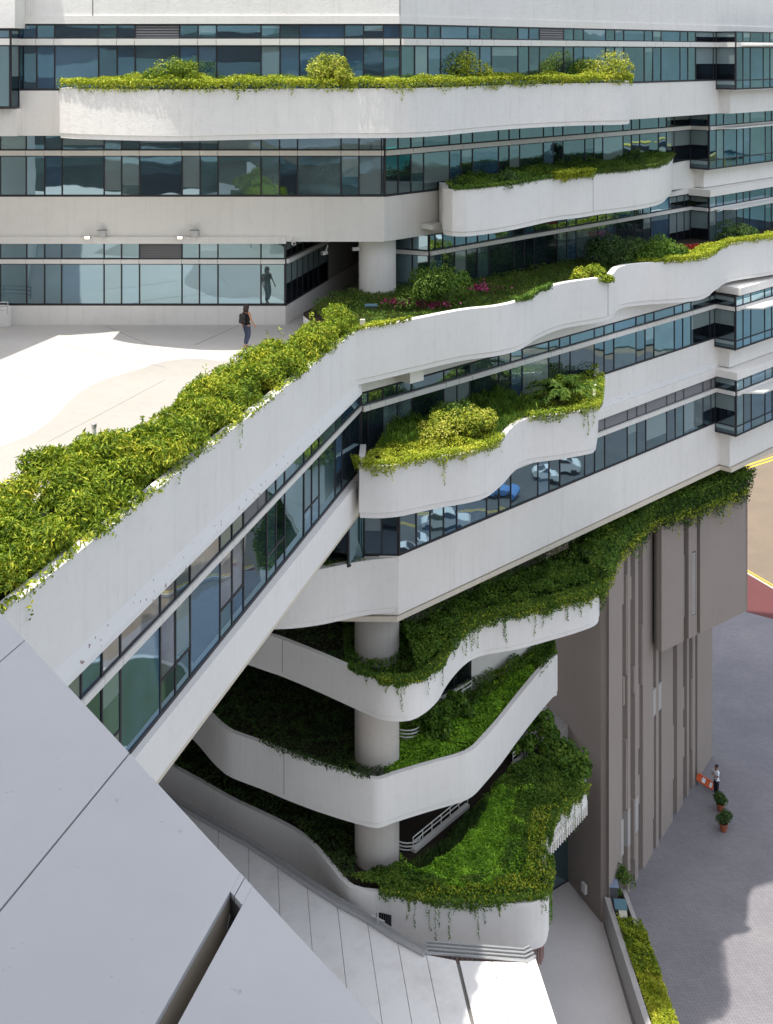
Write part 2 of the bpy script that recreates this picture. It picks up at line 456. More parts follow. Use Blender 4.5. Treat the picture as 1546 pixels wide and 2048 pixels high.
def drape_points(line, z, n, out, drop, s0=0.0, s1=1.0, side=1, freq=0.9, thr=0.35, lip=0.12):
    """leaves that spill over the rim of a parapet and hang down its face; side as in sweep (inside to the left: +1)"""
    k = 240
    a = np.array(resample(line, k)); tn = np.gradient(a, axis=0); tn /= np.linalg.norm(tn, axis=1)[:, None]
    on = np.c_[tn[:, 1], -tn[:, 0]] * side
    s = RNG.uniform(s0, s1, n); i = np.clip((s * (k - 1)).astype(int), 0, k - 2); f = (s * (k - 1) - i)[:, None]
    q = a[i] * (1 - f) + a[i + 1] * f; o = on[i]
    amp = np.clip((nz2(q[:, 0], q[:, 1], freq) - thr) / (1 - thr), 0, 1) * 0.8 + 0.3 * np.clip((nz2(q[:, 0] + 31, q[:, 1], freq * 3.7) - 0.5) * 3, 0, 1)
    w = RNG.beta(1.0, 1.9, n)
    h = lip - (lip + drop * amp) * w
    d = np.where(h > 0, RNG.uniform(-0.25, 1, n), RNG.uniform(0.15, 1, n)) * out * (1 - 0.5 * w)
    p = np.c_[q + o * d[:, None], z + H + h]
    nn = np.c_[o * (0.4 + w[:, None]), (0.9 - 0.8 * w)]
    return p, nn / np.linalg.norm(nn, axis=1)[:, None]
def cover(name, label, pn, size, aspect, m, jit=0.4, kind='stuff', cat='ground cover', droop=0.3, parent=None, stretch=None):
    p = np.concatenate([a for a, b in pn]); n = np.concatenate([b for a, b in pn])
    c = p.mean(axis=0); c[2] = p[:, 2].min()
    me = leaf_mesh(name, p - c, n, size, aspect, jit, droop=droop, stretch=stretch)
    o = link(name, me, m, parent, Vector(c) - (parent_world(parent) if parent else Vector((0, 0, 0))))
    if parent is None: tag(o, label, cat, None, kind)
    elif kind == 'stuff': o['kind'] = 'stuff'
    return o
def vines(line, z, spec, side=1, step=0.055):
    """single trailing stems: spec = [(position 0..1 along the line, length)]"""
    k = 240
    a = np.array(resample(line, k)); tn = np.gradient(a, axis=0); tn /= np.linalg.norm(tn, axis=1)[:, None]
    on = np.c_[tn[:, 1], -tn[:, 0]] * side
    P_, N_ = [], []
    for s, ln in spec:
        i = int(np.clip(s * (k - 1), 0, k - 1)); sway = RNG.uniform(-0.12, 0.12)
        m_ = max(3, int(ln / step))
        for j in range(m_):
            w = j / m_
            x = a[i] + on[i] * (0.06 + 0.04 * RNG.uniform()) + tn[i] * (sway * math.sin(w * 3) + RNG.normal(0, 0.025))
            P_.append((x[0], x[1], z + H + 0.08 - ln * w)); N_.append((on[i][0] + RNG.normal(0, .3), on[i][1] + RNG.normal(0, .3), 0.4))
    return np.array(P_), np.array(N_)
def shrub(name, label, loc, rx, ry, h, m, leaf, n, cat='shrub', group=None, aspect=0.42, clumps=9, stems=5, droop=0.2):
    """round bush: leaf clumps through the crown's volume on a few bare stems; loc z from eye level"""
    x, y, z = loc
    t = thing(name, label, cat, (x, y, z + H), group)
    cs = []
    for i in range(clumps + 4):
        w = random.uniform(0, 2 * math.pi); q = 0.1 if i == 0 else random.uniform(0.30, 0.92)
        cs.append((rx * q * math.cos(w), ry * q * math.sin(w), h * max(.16, 0.72 - 0.42 * q * q + random.uniform(-.22, .16)), random.uniform(0.26, 0.50)))
    pn = []
    for cx, cy, cz, k in cs:
        pn.append(clump_points((cx, cy, cz), (rx * k, ry * k, h * k * 0.78), n // (clumps + 4)))
    p = np.concatenate([a for a, b in pn]); nn = np.concatenate([b for a, b in pn])
    keep = p[:, 2] > 0.02
    me = leaf_mesh('crown', p[keep], nn[keep], leaf, aspect, 0.45, droop=droop)
    link('crown', me, m, t, Vector((0, 0, 0)))
    st = MB()
    for i in range(stems):
        cx, cy, cz, k = cs[i % len(cs)]
        st.tube([(cx * .12, cy * .12, -0.05), (cx * .5, cy * .5, cz * .5), (cx, cy, cz)], 0.022, 5, 0.008)
    me = bpy.data.meshes.new('stem'); me.from_pydata(st.v, [], st.f)
    link('stem', me, M['bark'], t, Vector((0, 0, 0)))
    return t

# ================================================================ THE SETTING
def sheet(name, poly, z, m, thick=0.3):
    o = MB().prism(poly, z - thick, z).build(name, m)
    o['kind'] = 'structure'
    return o
# plaza of small interlocking blocks
m = mat('interlocking_block_paving', (0.25, 0.25, 0.27), 0.85, 0.2)
br = N(m, 'ShaderNodeTexBrick', Scale=1.0); br.inputs['Mortar Size'].default_value = 0.012
br.inputs['Brick Width'].default_value = 0.24; br.inputs['Row Height'].default_value = 0.12
br.inputs['Color1'].default_value = (0.252, 0.243, 0.256, 1); br.inputs['Color2'].default_value = (0.220, 0.212, 0.226, 1); br.inputs['Mortar'].default_value = (0.165, 0.16, 0.17, 1)
rot = N(m, 'ShaderNodeMapping'); rot.inputs['Rotation'].default_value = (0, 0, math.radians(38))
g = N(m, 'ShaderNodeNewGeometry'); L(m, g.outputs['Position'], rot.inputs[0]); L(m, rot.outputs[0], br.inputs['Vector'])
st = ramp(m, noise_tex(m, pos(m), 0.22, 6, 0.7), [(0.3, (0.80, 0.80, 0.82)), (0.7, (1.06, 1.05, 1.03))])
wh = ramp(m, noise_tex(m, pos(m, (1, 2.2, 1)), 0.9, 7, 0.8), [(0.0, (0, 0, 0)), (0.70, (0, 0, 0)), (0.75, (0.30, 0.30, 0.30)), (1.0, (0.5, 0.5, 0.5))])
c1 = mixc(m, 1.0, br.outputs[0], st, 'MULTIPLY')
L(m, mixc(m, wh, c1, (0.5, 0.5, 0.52)), m.node_tree.nodes['Principled BSDF'].inputs['Base Color'])
M['paving'] = m
M['road'] = plaster('tan_road_surface', (0.185, 0.145, 0.105), (0.155, 0.122, 0.09), 0.9, 0.2, 0.5)
M['red_pave'] = plaster('red_pavement', (0.125, 0.042, 0.042), (0.108, 0.038, 0.038), 0.9, 0.3, 0.5)
M['kerb'] = plaster('kerb_stone', (0.42, 0.42, 0.42), (0.36, 0.36, 0.36), 0.9)
M['asphalt'] = plaster('grey_asphalt', (0.10, 0.10, 0.105), (0.075, 0.075, 0.08), 0.9, 0.2, 0.5)
M['yellow'] = mat('yellow_road_paint', (0.60, 0.42, 0.03), 0.7)
M['path'] = plaster('pale_concrete_path', (0.60, 0.57, 0.55), (0.53, 0.50, 0.485), 0.85, 0.1, 0.4)
M['courtyard'] = plaster('courtyard_concrete', (0.56, 0.54, 0.51), (0.50, 0.482, 0.455), 0.85, 0.1, 0.35)
M['court_path'] = plaster('courtyard_washed_concrete', (0.375, 0.357, 0.325), (0.33, 0.314, 0.286), 0.85, 0.1, 0.6)
m = mat('harbour_water', (0.02, 0.06, 0.06), 0.12, 0.6)
bump(m, noise_tex(m, pos(m), 0.5, 4), 0.3, 0.15); M['water'] = m
M['grass_far'] = plaster('lawn', (0.06, 0.078, 0.032), (0.045, 0.06, 0.025), 0.95, 0.2, 0.5)
M['hill'] = plaster('hazy_wooded_hillside', (0.10, 0.135, 0.12), (0.075, 0.105, 0.10), 0.95, 0.2, 0.5)  # woodland green with distance haze mixed into the colour

ZG = -H
sheet('ground', [(-900, -500), (900, -500), (900, 1500), (-900, 1500)], ZG - 0.25, M['road'], 0.5)
PZ = [P(1485, 1222, ZG), P(1546, 1238, ZG)]
ex = (PZ[1][0] - PZ[0][0], PZ[1][1] - PZ[0][1])
far_r = (PZ[0][0] + ex[0] * 3.9, PZ[0][1] + ex[1] * 3.9)
sheet('plaza', [(-60, -20), (34, -20), (34, 60), far_r, (PZ[0][0] - ex[0] * 6, PZ[0][1] - ex[1] * 6), (-60, 110)], ZG, M['paving'], 0.12)
# red pavement behind the plaza, kerb, road with double yellow lines
K0, K1 = P(1495, 1148, ZG), P(1546, 1178, ZG)
kd = (K1[0] - K0[0], K1[1] - K0[1])
def kp(t, o=0.0):
    ln = math.hypot(*kd); nx, ny = -kd[1] / ln, kd[0] / ln
    return (K0[0] + kd[0] * t + nx * o, K0[1] + kd[1] * t + ny * o)
rp0, rp1 = (PZ[0][0] - ex[0] * 6, PZ[0][1] - ex[1] * 6), far_r
rp = [(rp0[0], rp0[1] + .02), (rp1[0], rp1[1] + .02), kp(-6)]
sheet('pavement', rp, ZG + 0.006, M['red_pave'], 0.14)
sheet('road', [kp(-40, 0.16), kp(14, 0.16), kp(14, 26), kp(-40, 26)], ZG + 0.004 - 0.12, M['road'], 0.05)
ks = MB().sweep([kp(-8), kp(10)], [(0, ZG - 0.2), (0, ZG + 0.012), (0.15, ZG + 0.012), (0.15, ZG - 0.2)]).build('kerb', M['kerb']); ks['kind'] = 'structure'
for a, b in ((0.32, 0.44), (0.60, 0.72)):
    sheet('road_marking', [kp(-8, a), kp(12, a), kp(12, b), kp(-8, b)], ZG - 0.112, M['yellow'], 0.004)
Q0, Q1 = P(1502, 927, ZG), P(1546, 913, ZG)
for w in (0, -0.55):
    ln = math.dist(Q0, Q1); dx, dy = (Q1[0] - Q0[0]) / ln, (Q1[1] - Q0[1]) / ln
    a = (Q0[0] - dx * 14 + dy * -w, Q0[1] - dy * 14 + dx * w); b = (Q1[0] + dx * 14 + dy * -w, Q1[1] + dy * 14 + dx * w)
    sheet('road_marking', [a, b, (b[0] - dy * .25, b[1] + dx * .25), (a[0] - dy * .25, a[1] + dx * .25)], ZG - 0.11, M['yellow'], 0.004)
a = (Q0[0] - dx * 14 - dy * 1.2, Q0[1] - dy * 14 + dx * 1.2); b = (Q1[0] + dx * 14 - dy * 1.2, Q1[1] + dy * 14 + dx * 1.2)
sheet('pavement', [a, b, (b[0] - dy * 30, b[1] + dx * 30), (a[0] - dy * 30, a[1] + dx * 30)], ZG + 0.02, M['path'], 0.2)
sheet('path', [P(1055, 1890, ZG), P(1090, 1792, ZG), P(1142, 1759, ZG), P(1192, 1798, ZG), P(1264, 2048, ZG), (10.4, 40), (-6, 40), (0, 56)], ZG + 0.006, M['path'], 0.02)
# what the right-hand glass looks out on: street, quay and harbour
sheet('road', [(34.2, -60), (118, -60), (118, 140), (70, 140), (44, 70), (34.2, 62)], ZG + 0.002, M['asphalt'], 0.1)
for x in (35.2, 35.5, 62.0, 62.4, 96.0):
    sheet('road_marking', [(x, -60), (x + .12, -60), (x + .12, 60), (x, 60)], ZG + 0.008, M['yellow'], 0.004)
sheet('water', [(122, -500), (440, -500), (440, 800), (122, 800)], ZG + 0.003, M['water'], 0.1)
hv, hf = [], []; nx_, ny_ = 14, 60
for i in range(nx_):
    for j in range(ny_):
        x, y = 438 + i * 30, -600 + j * 28
        hv.append((x, y, max(-.4, (95 * abs(math.sin(math.pi * i / (nx_ - 1))) ** 1.2) * (0.45 + 0.9 * (mnoise.noise(Vector((x * .006, y * .008, 2))) + .35)) + 6 * mnoise.noise(Vector((x * .05, y * .05, 0))))))
for i in range(nx_ - 1):
    for j in range(ny_ - 1): hf.append((i * ny_ + j, (i + 1) * ny_ + j, (i + 1) * ny_ + j + 1, i * ny_ + j + 1))
me = bpy.data.meshes.new('hills'); me.from_pydata(hv, [], hf); me.polygons.foreach_set('use_smooth', [True] * len(me.polygons))
link('hills', me, M['hill'])['kind'] = 'structure'
LG = [(29 + 4.5 * math.cos(w), 64 + 6.5 * math.sin(w)) for w in np.linspace(0, 2 * math.pi, 40, endpoint=False)]
sheet('lawn', LG, ZG + 0.10, M['grass_far'], 0.12)
MB().sweep(LG + [LG[0]], [(0.0, ZG), (0.0, ZG + 0.16), (-0.35, ZG + 0.16), (-0.35, ZG)]).build('kerb', M['kerb'])['kind'] = 'structure'

# ================================================================ OFFICE BUILDING
B = thing('office_building', 'white curving office building with planted terraces and bands of dark glazing', 'building', (0, 55, 0))
pane_mesh = {}
def pane_me(m):
    if m.name not in pane_mesh:
        mb = MB(); mb.v = []; mb.f = []
        for x in (-.5, .5):
            for y in (-.5, .5):
                for z in (-.5, .5): mb.v.append((x, y, z))
        mb.f = [(0, 1, 3, 2), (4, 6, 7, 5), (0, 4, 5, 1), (2, 3, 7, 6), (0, 2, 6, 4), (1, 5, 7, 3)]
        me = bpy.data.meshes.new('pane'); me.from_pydata(mb.v, [], mb.f); me.materials.append(m)
        pane_mesh[m.name] = me
    return pane_mesh[m.name]
def add_pane(name, parent, c, d, w, h, zc, m, tilt=0.0):
    o = bpy.data.objects.new(name, pane_me(m)); C.objects.link(o); o.parent = parent
    n = Vector((-d.y, d.x, 0))
    o.location = Vector((c.x, c.y, zc + H)) + n * 0.01
    o.rotation_euler = (random.gauss(0, 0.004), 0, math.atan2(d.y, d.x) + random.gauss(0, 0.004) + tilt)
    o.scale = (w, 0.02, h)
    return o
PAT = [0.79, 0.79, 1.86]
def edges_pattern(length, start=0, first=()):
    e = [0.0]; i = start
    for w in first: e.append(e[-1] + w)
    while e[-1] < length - 0.3:
        e.append(e[-1] + PAT[i % 3]); i += 1
    e[-1] = length
    return e
def window_band(P0, P1, zs, zt, ztr=None, edges=None, weights=(5, 4, 3, 1, 0), louvres=(), low_louvre=(), sill_rail=None, picks=None, bar=0.10, parent=None, barmat='alu', low_split=()):
    """glazing between plan points P0 and P1 (left to right from outside); zs sill, zt head, ztr (top, bottom) of the white bar"""
    parent = parent or B
    P0, P1 = Vector(P0), Vector(P1); d = (P1 - P0); ln = d.length; d /= ln; n = Vector((-d.y, d.x))
    edges = edges or edges_pattern(ln)
    fr = MB()
    def post(x, w=0.075):
        fr.obox(P0 + d * x + n * 0.012, d, w, 0.07, zs, zt)
    for i, x in enumerate(edges): post(x, 0.062 if 0 < i < len(edges) - 1 else 0.085)
    rails = [(zs, zs + 0.09), (zt - 0.07, zt)]
    if ztr: rails += [(ztr[0], ztr[0] + 0.05), (ztr[1] - 0.05, ztr[1])]
    if sill_rail: rails.append((sill_rail, sill_rail + 0.06))
    for a, b in rails: fr.obox(P0 + d * ln / 2 + n * .012, d, ln, 0.08, a, b)
    for i in low_split: fr.obox(P0 + d * (edges[i] + edges[i + 1]) / 2 + n * .012, d, edges[i + 1] - edges[i], .07, zs + .78, zs + .83)
    band = fr.build('window_band', M['frame'], B)
    if ztr:
        tb = MB(); cuts = [0.0] + [x for x in edges[1:-1]] + [ln]
        for a, b in zip(cuts, cuts[1:]):
            tb.obox(P0 + d * (a + b) / 2 - n * bar * .5, d, (b - a) - 0.02, 0.10 + bar, ztr[1], ztr[0])
        tb.build('transom_bar', M[barmat], band)
    for i, (a, b) in enumerate(zip(edges, edges[1:])):
        c = P0 + d * (a + b) / 2; w = b - a - 0.05
        rows = []
        if ztr: rows += [('pane', zs + .05, ztr[1] - .03, i in low_louvre), ('upper_pane', ztr[0] + .03, zt - .04, i in louvres)]
        else: rows += [('pane', zs + .05, zt - .04, i in louvres)]
        if sill_rail:
            nm, z0, z1, lv = rows[0]; rows[0] = (nm, sill_rail + .04, z1, lv); rows.insert(0, ('lower_pane', zs + .05, sill_rail + .02, False))
        if i in low_split:
            nm, z0, z1, lv = rows[0]; rows[0] = (nm, zs + .84, z1, lv); rows.insert(0, ('lower_pane', zs + .05, zs + .77, False))
        for nm, z0, z1, lv in rows:
            if lv:
                lm = MB(); k = max(4, int((z1 - z0) / 0.10))
                for q in range(k):
                    zz = z0 + (z1 - z0) * (q + .5) / k; cc = c
                    p0 = cc - d * w / 2; p1 = cc + d * w / 2
                    lm.quad((*(p0 - n * .03), zz - .05 + H), (*(p1 - n * .03), zz - .05 + H), (*(p1 + n * .05), zz + .045 + H), (*(p0 + n * .05), zz + .045 + H))
                lm.build('louvre', M['louvre'], band)
            else:
                gm = picks(i, nm) if picks else None
                if gm is None: gm = random.choices(range(5), weights)[0]
                add_pane(nm, band, c, d, w, z1 - z0, (z0 + z1) / 2, GL[gm])
    return band
def wall(pts, zt, zb, th=0.3, m='white', lip=True, name='wall', smooth=True, parent=None):
    """parapet or spandrel along a plan line, with a shallow set-back drip lip at its foot"""
    if lip: prof = [(0, zt), (0, zb + .20), (.035, zb + .17), (.035, zb), (th, zb), (th, zt)]
    else: prof = [(0, zt), (0, zb), (th, zb), (th, zt)]
    return MB().sweep(pts, prof).build(name, M[m], parent or B, smooth=smooth)
def deck(outer, inner, ztop, zbot, name, m='white_smooth', parent=None, k=60):
    a = resample(outer, k); b = resample(inner, k); mb = MB()
    for z, fl in ((ztop, 1), (zbot, -1)):
        n0 = len(mb.v)
        for p, q in zip(a, b): mb.v += [(p[0], p[1], z + H), (q[0], q[1], z + H)]
        for i in range(k - 1): mb.f.append((n0 + 2 * i, n0 + 2 * i + 1, n0 + 2 * i + 3, n0 + 2 * i + 2)[::fl])
    for side in (0, 1):
        for i in range(k - 1):
            u, w = side + 2 * i, side + 2 * i + 2
            mb.f.append((u, w, w + 2 * k, u + 2 * k))
    for i in (0, k - 1): mb.f.append((2 * i, 2 * i + 1, 2 * i + 1 + 2 * k, 2 * i + 2 * k))
    return mb.build(name, M[m], parent or B)
def joint(line, u, zt, zb, w=0.022):
    """vertical construction joint on a parapet face, nearest to the sight column u"""
    best = min(range(len(line) - 1), key=lambda i: abs(U0 + FOC * line[i][0] / line[i][1] - u))
    p, q = Vector(line[best]), Vector(line[best + 1]); d = (q - p).normalized(); n = Vector((-d.y, d.x))
    MB().obox(p - n * 0.004 + n * .01, d, w, 0.024, zb + .2, zt - .0).build('joint', M['joint'], B)

DG = Vector((math.sqrt(.5), math.sqrt(.5)))      # direction of the right-hand facade
cA, cB, cD = 48.45, 51.15, 45.75
A0, B0 = (0.55, 49.0), (-0.1, 51.05)
D0 = (-0.98, 44.72)
E0 = (0.46, 46.35)
LX = -18.6                                        # left end of the rear facade
def slab(name, poly, zt, zb, m='white'):
    return MB().prism(poly, zb, zt).build(name, M[m], B)
def diag(c, u0, u1): return Pc(u0, c), Pc(u1, c)
FAR = 26.5
def far_pt(c): return (FAR, FAR + c)
# storey slabs: each spandrel is the edge of a solid floor plate, roof edge above the top glazing
def storey(name, corner, c, zt, zb, m='white', left=LX):
    return slab(name, [(left, corner[1]), corner, far_pt(c), (FAR - 2, FAR + c + 7), (0, 87), (left, 87)], zt, zb, m)
MB().prism([(LX + .4, 52.4), (-.6, 52.4), (FAR - 1, FAR + 51.7), (FAR - 5, FAR + 55), (0, 83), (LX + .4, 83)], -8.0, 9.0).build('core', M['core'], B)
MB().prism([(3.0, 57.0), (FAR - 2, FAR + 52), (FAR - 5, FAR + 55), (3.0, 80)], -22.5, -8.06).build('core', M['core'], B)
# --- level A (top row of glass)
storey('wall', A0, cA, 9.2, 1.17, 'white_rough')
wall([(LX, 49.0 - .06), (0.525, 49.0 - .06), far_pt(cA - .09)], 1.50, 1.17, 0.2, 'white', lip=False, name='eaves_ledge')
storey('wall', A0, cA, -1.56, -3.40)
eA = [P0u for P0u in [(u - U0) / FOC * 49.0 for u in (23, 36, 73, 109, 197, 234, 270, 359, 396, 433, 522, 560, 599, 689, 727, 767)]]
x0 = eA[0]
window_band((x0, 49.04), (0.55, 49.04), -1.56, 1.17, (.56, .30), [e - x0 for e in eA] + [0.55 - x0], louvres=(6,), weights=(3, 5, 3, 1, 0))
pa = Pc(1432, cA)
lnA = math.dist(A0, pa)
eAR = edges_pattern(lnA, 0, (.82, .80, .79, 1.75))
window_band((A0[0] + .03, A0[1] + .03), (pa[0] + .03, pa[1] + .03), -1.56, 1.17, (.56, .30), eAR, louvres=(9,), weights=(2, 7, 2, 0, 0),
            picks=lambda i, n: 4 if i >= len(eAR) - 3 else None)
# --- level B
storey('wall', B0, cB, -6.14, -8.05)
eB = [(u - U0) / FOC * 51.05 for u in (-30, 0, 52, 89, 124, 208, 243, 279, 364, 400, 436, 522, 559, 595, 682, 718, 763)]
x0 = eB[0]
window_band((x0, 51.09), (B0[0], 51.09), -6.14, -3.40, (-4.17, -4.38), [e - x0 for e in eB] + [B0[0] - x0], weights=(1.5, 1, 6, 5, 0))
pb = Pc(1380, cB)
lnB = math.dist(B0, pb)
eBR = edges_pattern(lnB, 0, (.8, .8, .8, 1.7))
window_band((B0[0] + .03, B0[1] + .03), (pb[0] + .03, pb[1] + .03), -6.14, -3.40, (-4.17, -4.38), eBR, weights=(6, 4, 3, 0, 0), picks=lambda i, n: 4 if i >= len(eBR) - 3 else None)
# --- level C: courtyard front, return into the breezeway, recessed terrace glazing
CE = (-4.3, 51.05)
CR = (CE[0] + .2571 * 5.9, CE[1] + .9664 * 5.9); CR2 = (CE[0] + .2571 * 16, CE[1] + .9664 * 16)
slab('wall', [(LX, 51.05), CE, CR2, (LX, CR2[1])], -10.77, -11.6)
MB().prism([(LX, 51.35), (CE[0] - .25, 51.35), (CR2[0] - .3, CR2[1]), (LX, CR2[1])], -10.8, -8.06).build('core', M['core'], B)
eC = [(u - U0) / FOC * 51.05 for u in (-30, 0, 53, 89, 123, 208, 243, 279, 364, 399, 436, 522, 568)]
x0 = eC[0]
window_band((x0, 51.09), CE, -10.77, -8.05, (-8.79, -8.97), [e - x0 for e in eC[:-1]] + [CE[0] - x0], louvres=(7,), weights=(3, 4, 5, 1, 0))
wall([(LX, 50.93), ((572 - U0) / FOC * 50.9, 50.93)], -7.83, -8.12, 0.14, 'white', lip=False, name='eaves_ledge')
window_band(CE, CR, -10.77, -8.05, (-8.79, -8.97), [0, .75, 1.5, 2.25, 3.0, 3.75, 4.5, 5.9], weights=(1, 0, 0, 0, 6))
slab('wall', [CR, CR2, (CR2[0] - 1, CR2[1]), (CR[0] - 1, CR[1])], -8.06, -10.8, 'grey_wall')
slab('wall', [(-3, 66.2), (8, 66.2), (8, 66.8), (-3, 66.8)], -8.06, -11.6, 'grey_wall')
CW = (0.42, 53.75); CC = (1.88, 53.15)
MB().prism([(CW[0] + .1, CW[1] + .3), (CC[0], CC[1] + .35), (FAR - 1, FAR + 51.8), (FAR - 5, FAR + 55), (CW[0] + 3.5, 66.8)], -11.5, -8.06).build('core', M['core'], B)
slab('wall', [(CW[0] - .02, CW[1]), (CW[0] + .1, CW[1] + .3), (CW[0] + 3.5, 66.8), (CW[0] + 3.2, 66.8)], -8.06, -11.5, 'grey_wall')
window_band(CW, CC, -11.3, -8.05, (-8.80, -8.98), [0, .79, math.dist(CW, CC)], weights=(2, 2, 1, 0, 0))
pc = Pc(1380, 51.3)
lnC = math.dist(CC, pc)
eCR = edges_pattern(lnC, 0, (.4, .5, .8, .8))
window_band(CC, pc, -11.3, -8.05, (-8.80, -8.98), eCR, weights=(5, 4, 3, 0, 0), picks=lambda i, n: 4 if i >= len(eCR) - 4 else None)
# --- level D
D1 = Pc(1429, cD); E1 = Pc(1430, cD)
storey_D = slab('wall', [D0, D1, far_pt(cD), (FAR - 5, FAR + cD + 6), (4, 58), (-1.2, 46)], -15.0, -16.72)
eDR = edges_pattern(math.dist(D0, D1), 0, (.35, .79))
window_band((D0[0] + .03, D0[1] + .03), (D1[0] + .03, D1[1] + .03), -15.0, -12.68, (-13.18, -13.38), eDR, weights=(5, 4, 3, 1, 0), picks=lambda i, n: 4 if i >= len(eDR) - 3 else None)
slab('soffit', [Pc(722, cD - .12), Pc(1420, cD - .12), Pc(1420, cD + 5), Pc(722, cD + 5)], -11.98, -12.66, 'white_smooth')
# --- level E
slab('wall', [E0, E1, far_pt(cD), (FAR - 5, FAR + cD + 6), (3, 56), (-6, 56), (-6, 46.6)], -19.45, -21.72)
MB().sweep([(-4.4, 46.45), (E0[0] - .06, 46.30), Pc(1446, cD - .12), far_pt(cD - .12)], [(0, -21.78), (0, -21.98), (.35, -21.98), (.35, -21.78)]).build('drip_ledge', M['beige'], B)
e_u = 1191
eER = edges_pattern(math.dist(E0, E1), 0, (.95, .79))
lv = [i for i, (a, b) in enumerate(zip(eER, eER[1:])) if (E0[0] + DG.x * (a + b) / 2) / (E0[1] + DG.y * (a + b) / 2) * FOC + U0 > e_u]
window_band((E0[0] + .03, E0[1] + .03), (E1[0] + .03, E1[1] + .03), -19.45, -16.98, (-17.58, -17.78), eER, louvres=lv, weights=(5, 4, 2, 0, 0), picks=lambda i, n: 4 if i >= len(eER) - 2 else None)
wall([Pc(1150, cD - .16), Pc(1433, cD - .16)], -16.55, -16.98, 0.3, 'white', lip=False, name='ledge')
MB().sweep([Pc(1192, cD - .02), Pc(1430, cD - .02)], [(0.0, -16.22), (-.025, -16.54), (0.1, -16.54)]).build('ledge', M['peeling'], B)
window_band((-1.45, 45.75), (-.87, 46.42), -19.62, -16.5, None, [0, math.dist((-1.45, 45.75), (-.87, 46.42))], picks=lambda i, n: 2)
window_band((-.87, 46.42), (E0[0] - .02, E0[1] + .04), -19.48, -16.5, None, [0, .68, 1.31], picks=lambda i, n: 0)
window_band((-4.4, 46.5), (-1.45, 46.3), -19.62, -16.5, None, [0, 1.2, 2.2, 2.95], picks=lambda i, n: 4)
MB().prism([(-4.4, 46.7), (.3, 46.7), (3, 50), (3, 56), (-4.4, 56)], -19.6, -16.4).build('core', M['core'], B)
slab('ceiling', [(-6, 46.0), (-1.2, 46.0), (4, 52), (4, 56), (-6, 56)], -16.3, -16.7)
# --- projecting bays at the right-hand end of each storey
DQ = Vector((math.sqrt(.5), -math.sqrt(.5)))
def bay(u, c, zb, zs, zt, ztr, canopy=True, gap=None):
    p = Vector(Pc(u, c)); q = p + DQ * 1.20; r = q + DG * 9.5
    window_band(p, q, zb, zt, ztr, [0, 1.20], sill_rail=zs, picks=lambda i, n: 4, bar=.06)
    e = edges_pattern(9.5, 0, (.80, .82, 1.5))
    window_band(q, r, zb, zt, ztr, e, sill_rail=zs, weights=(2, 5, 4, 1, 0), bar=.06)
    MB().prism([tuple(p + DG * .2 + DQ * .9), tuple(r + DQ * -.3), (FAR - .5, FAR + c + 2), tuple(p + DG * .4)], zb + .02, zt - .02).build('core', M['core'], B)
    MB().prism([tuple(p + DG * .05 - DQ * .02), tuple(q - DG * .02), tuple(r), tuple(r - DQ * 2)], zb - .05, zb).build('soffit', M['white'], B)
    if canopy:
        s0 = q + DG * .25; 
        for k in range(3):
            a = s0 + DG * (k * 2.6 + (.0 if k == 0 else 0)); b = s0 + DG * ((k + 1) * 2.6 - .02)
            poly = [a + (DG * 0 if k else DG * 0), b, b + DQ * .95, a + DQ * .95 + (DG * .95 if k == 0 else DG * 0)]
            MB().prism([tuple(x) for x in poly], ztr[1] + .06, ztr[1] + .14).build('sunshade', M['alu'], B)
def bay_spandrel(u, c, zt, zb, off, ledge=True):
    p = Vector(Pc(u + 8, c)); q = p + DQ * off; r = q + DG * 10
    wall([tuple(p), tuple(p), tuple(q), tuple(q), tuple(r)][1:], zt, zb, .4, 'white', lip=False)
    if ledge:
        p = Vector(Pc(u - 3, c)); q = p + DQ * 1.38; r = q + DG * 10
        MB().prism([tuple(p), tuple(q), tuple(r), tuple(r - DQ * 2)], zb - .42, zb - .04).build('ledge', M['white'], B)
bay(1432, cA, -2.05, -1.56, 1.17, (.56, .30))
bay_spandrel(1432, cA, -2.02, -3.40, .62, False)
bay(1380, cB, -6.62, -6.12, -3.40, (-4.17, -4.38))
bay_spandrel(1380, cB, -6.62, -7.70, .62)
bay(1380, 51.3, -11.5, -11.0, -8.13, (-8.80, -8.98))
bay(1429, cD, -15.42, -14.98, -12.62, (-13.18, -13.38))
bay_spandrel(1429, cD, -15.42, -16.50, .62)
bay(1430, cD, -19.90, -19.43, -16.93, (-17.58, -17.78))
p = Vector(Pc(1438, cD)); wall([tuple(p), tuple(p + DQ * .62), tuple(p + DQ * .62 + DG * 10)], -19.9, -21.72, .4, 'white', lip=False)
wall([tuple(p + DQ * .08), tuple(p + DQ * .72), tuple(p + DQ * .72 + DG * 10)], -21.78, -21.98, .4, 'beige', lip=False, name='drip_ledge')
for c_, z_ in ((44.0, -12.0),):
    p = Vector(Pc(1432, cD)); q = p + DQ * 1.4
    MB().prism([tuple(p), tuple(q), tuple(q + DG * 10), tuple(p + DG * 10)], -12.58, -12.2).build('ledge', M['white'], B)
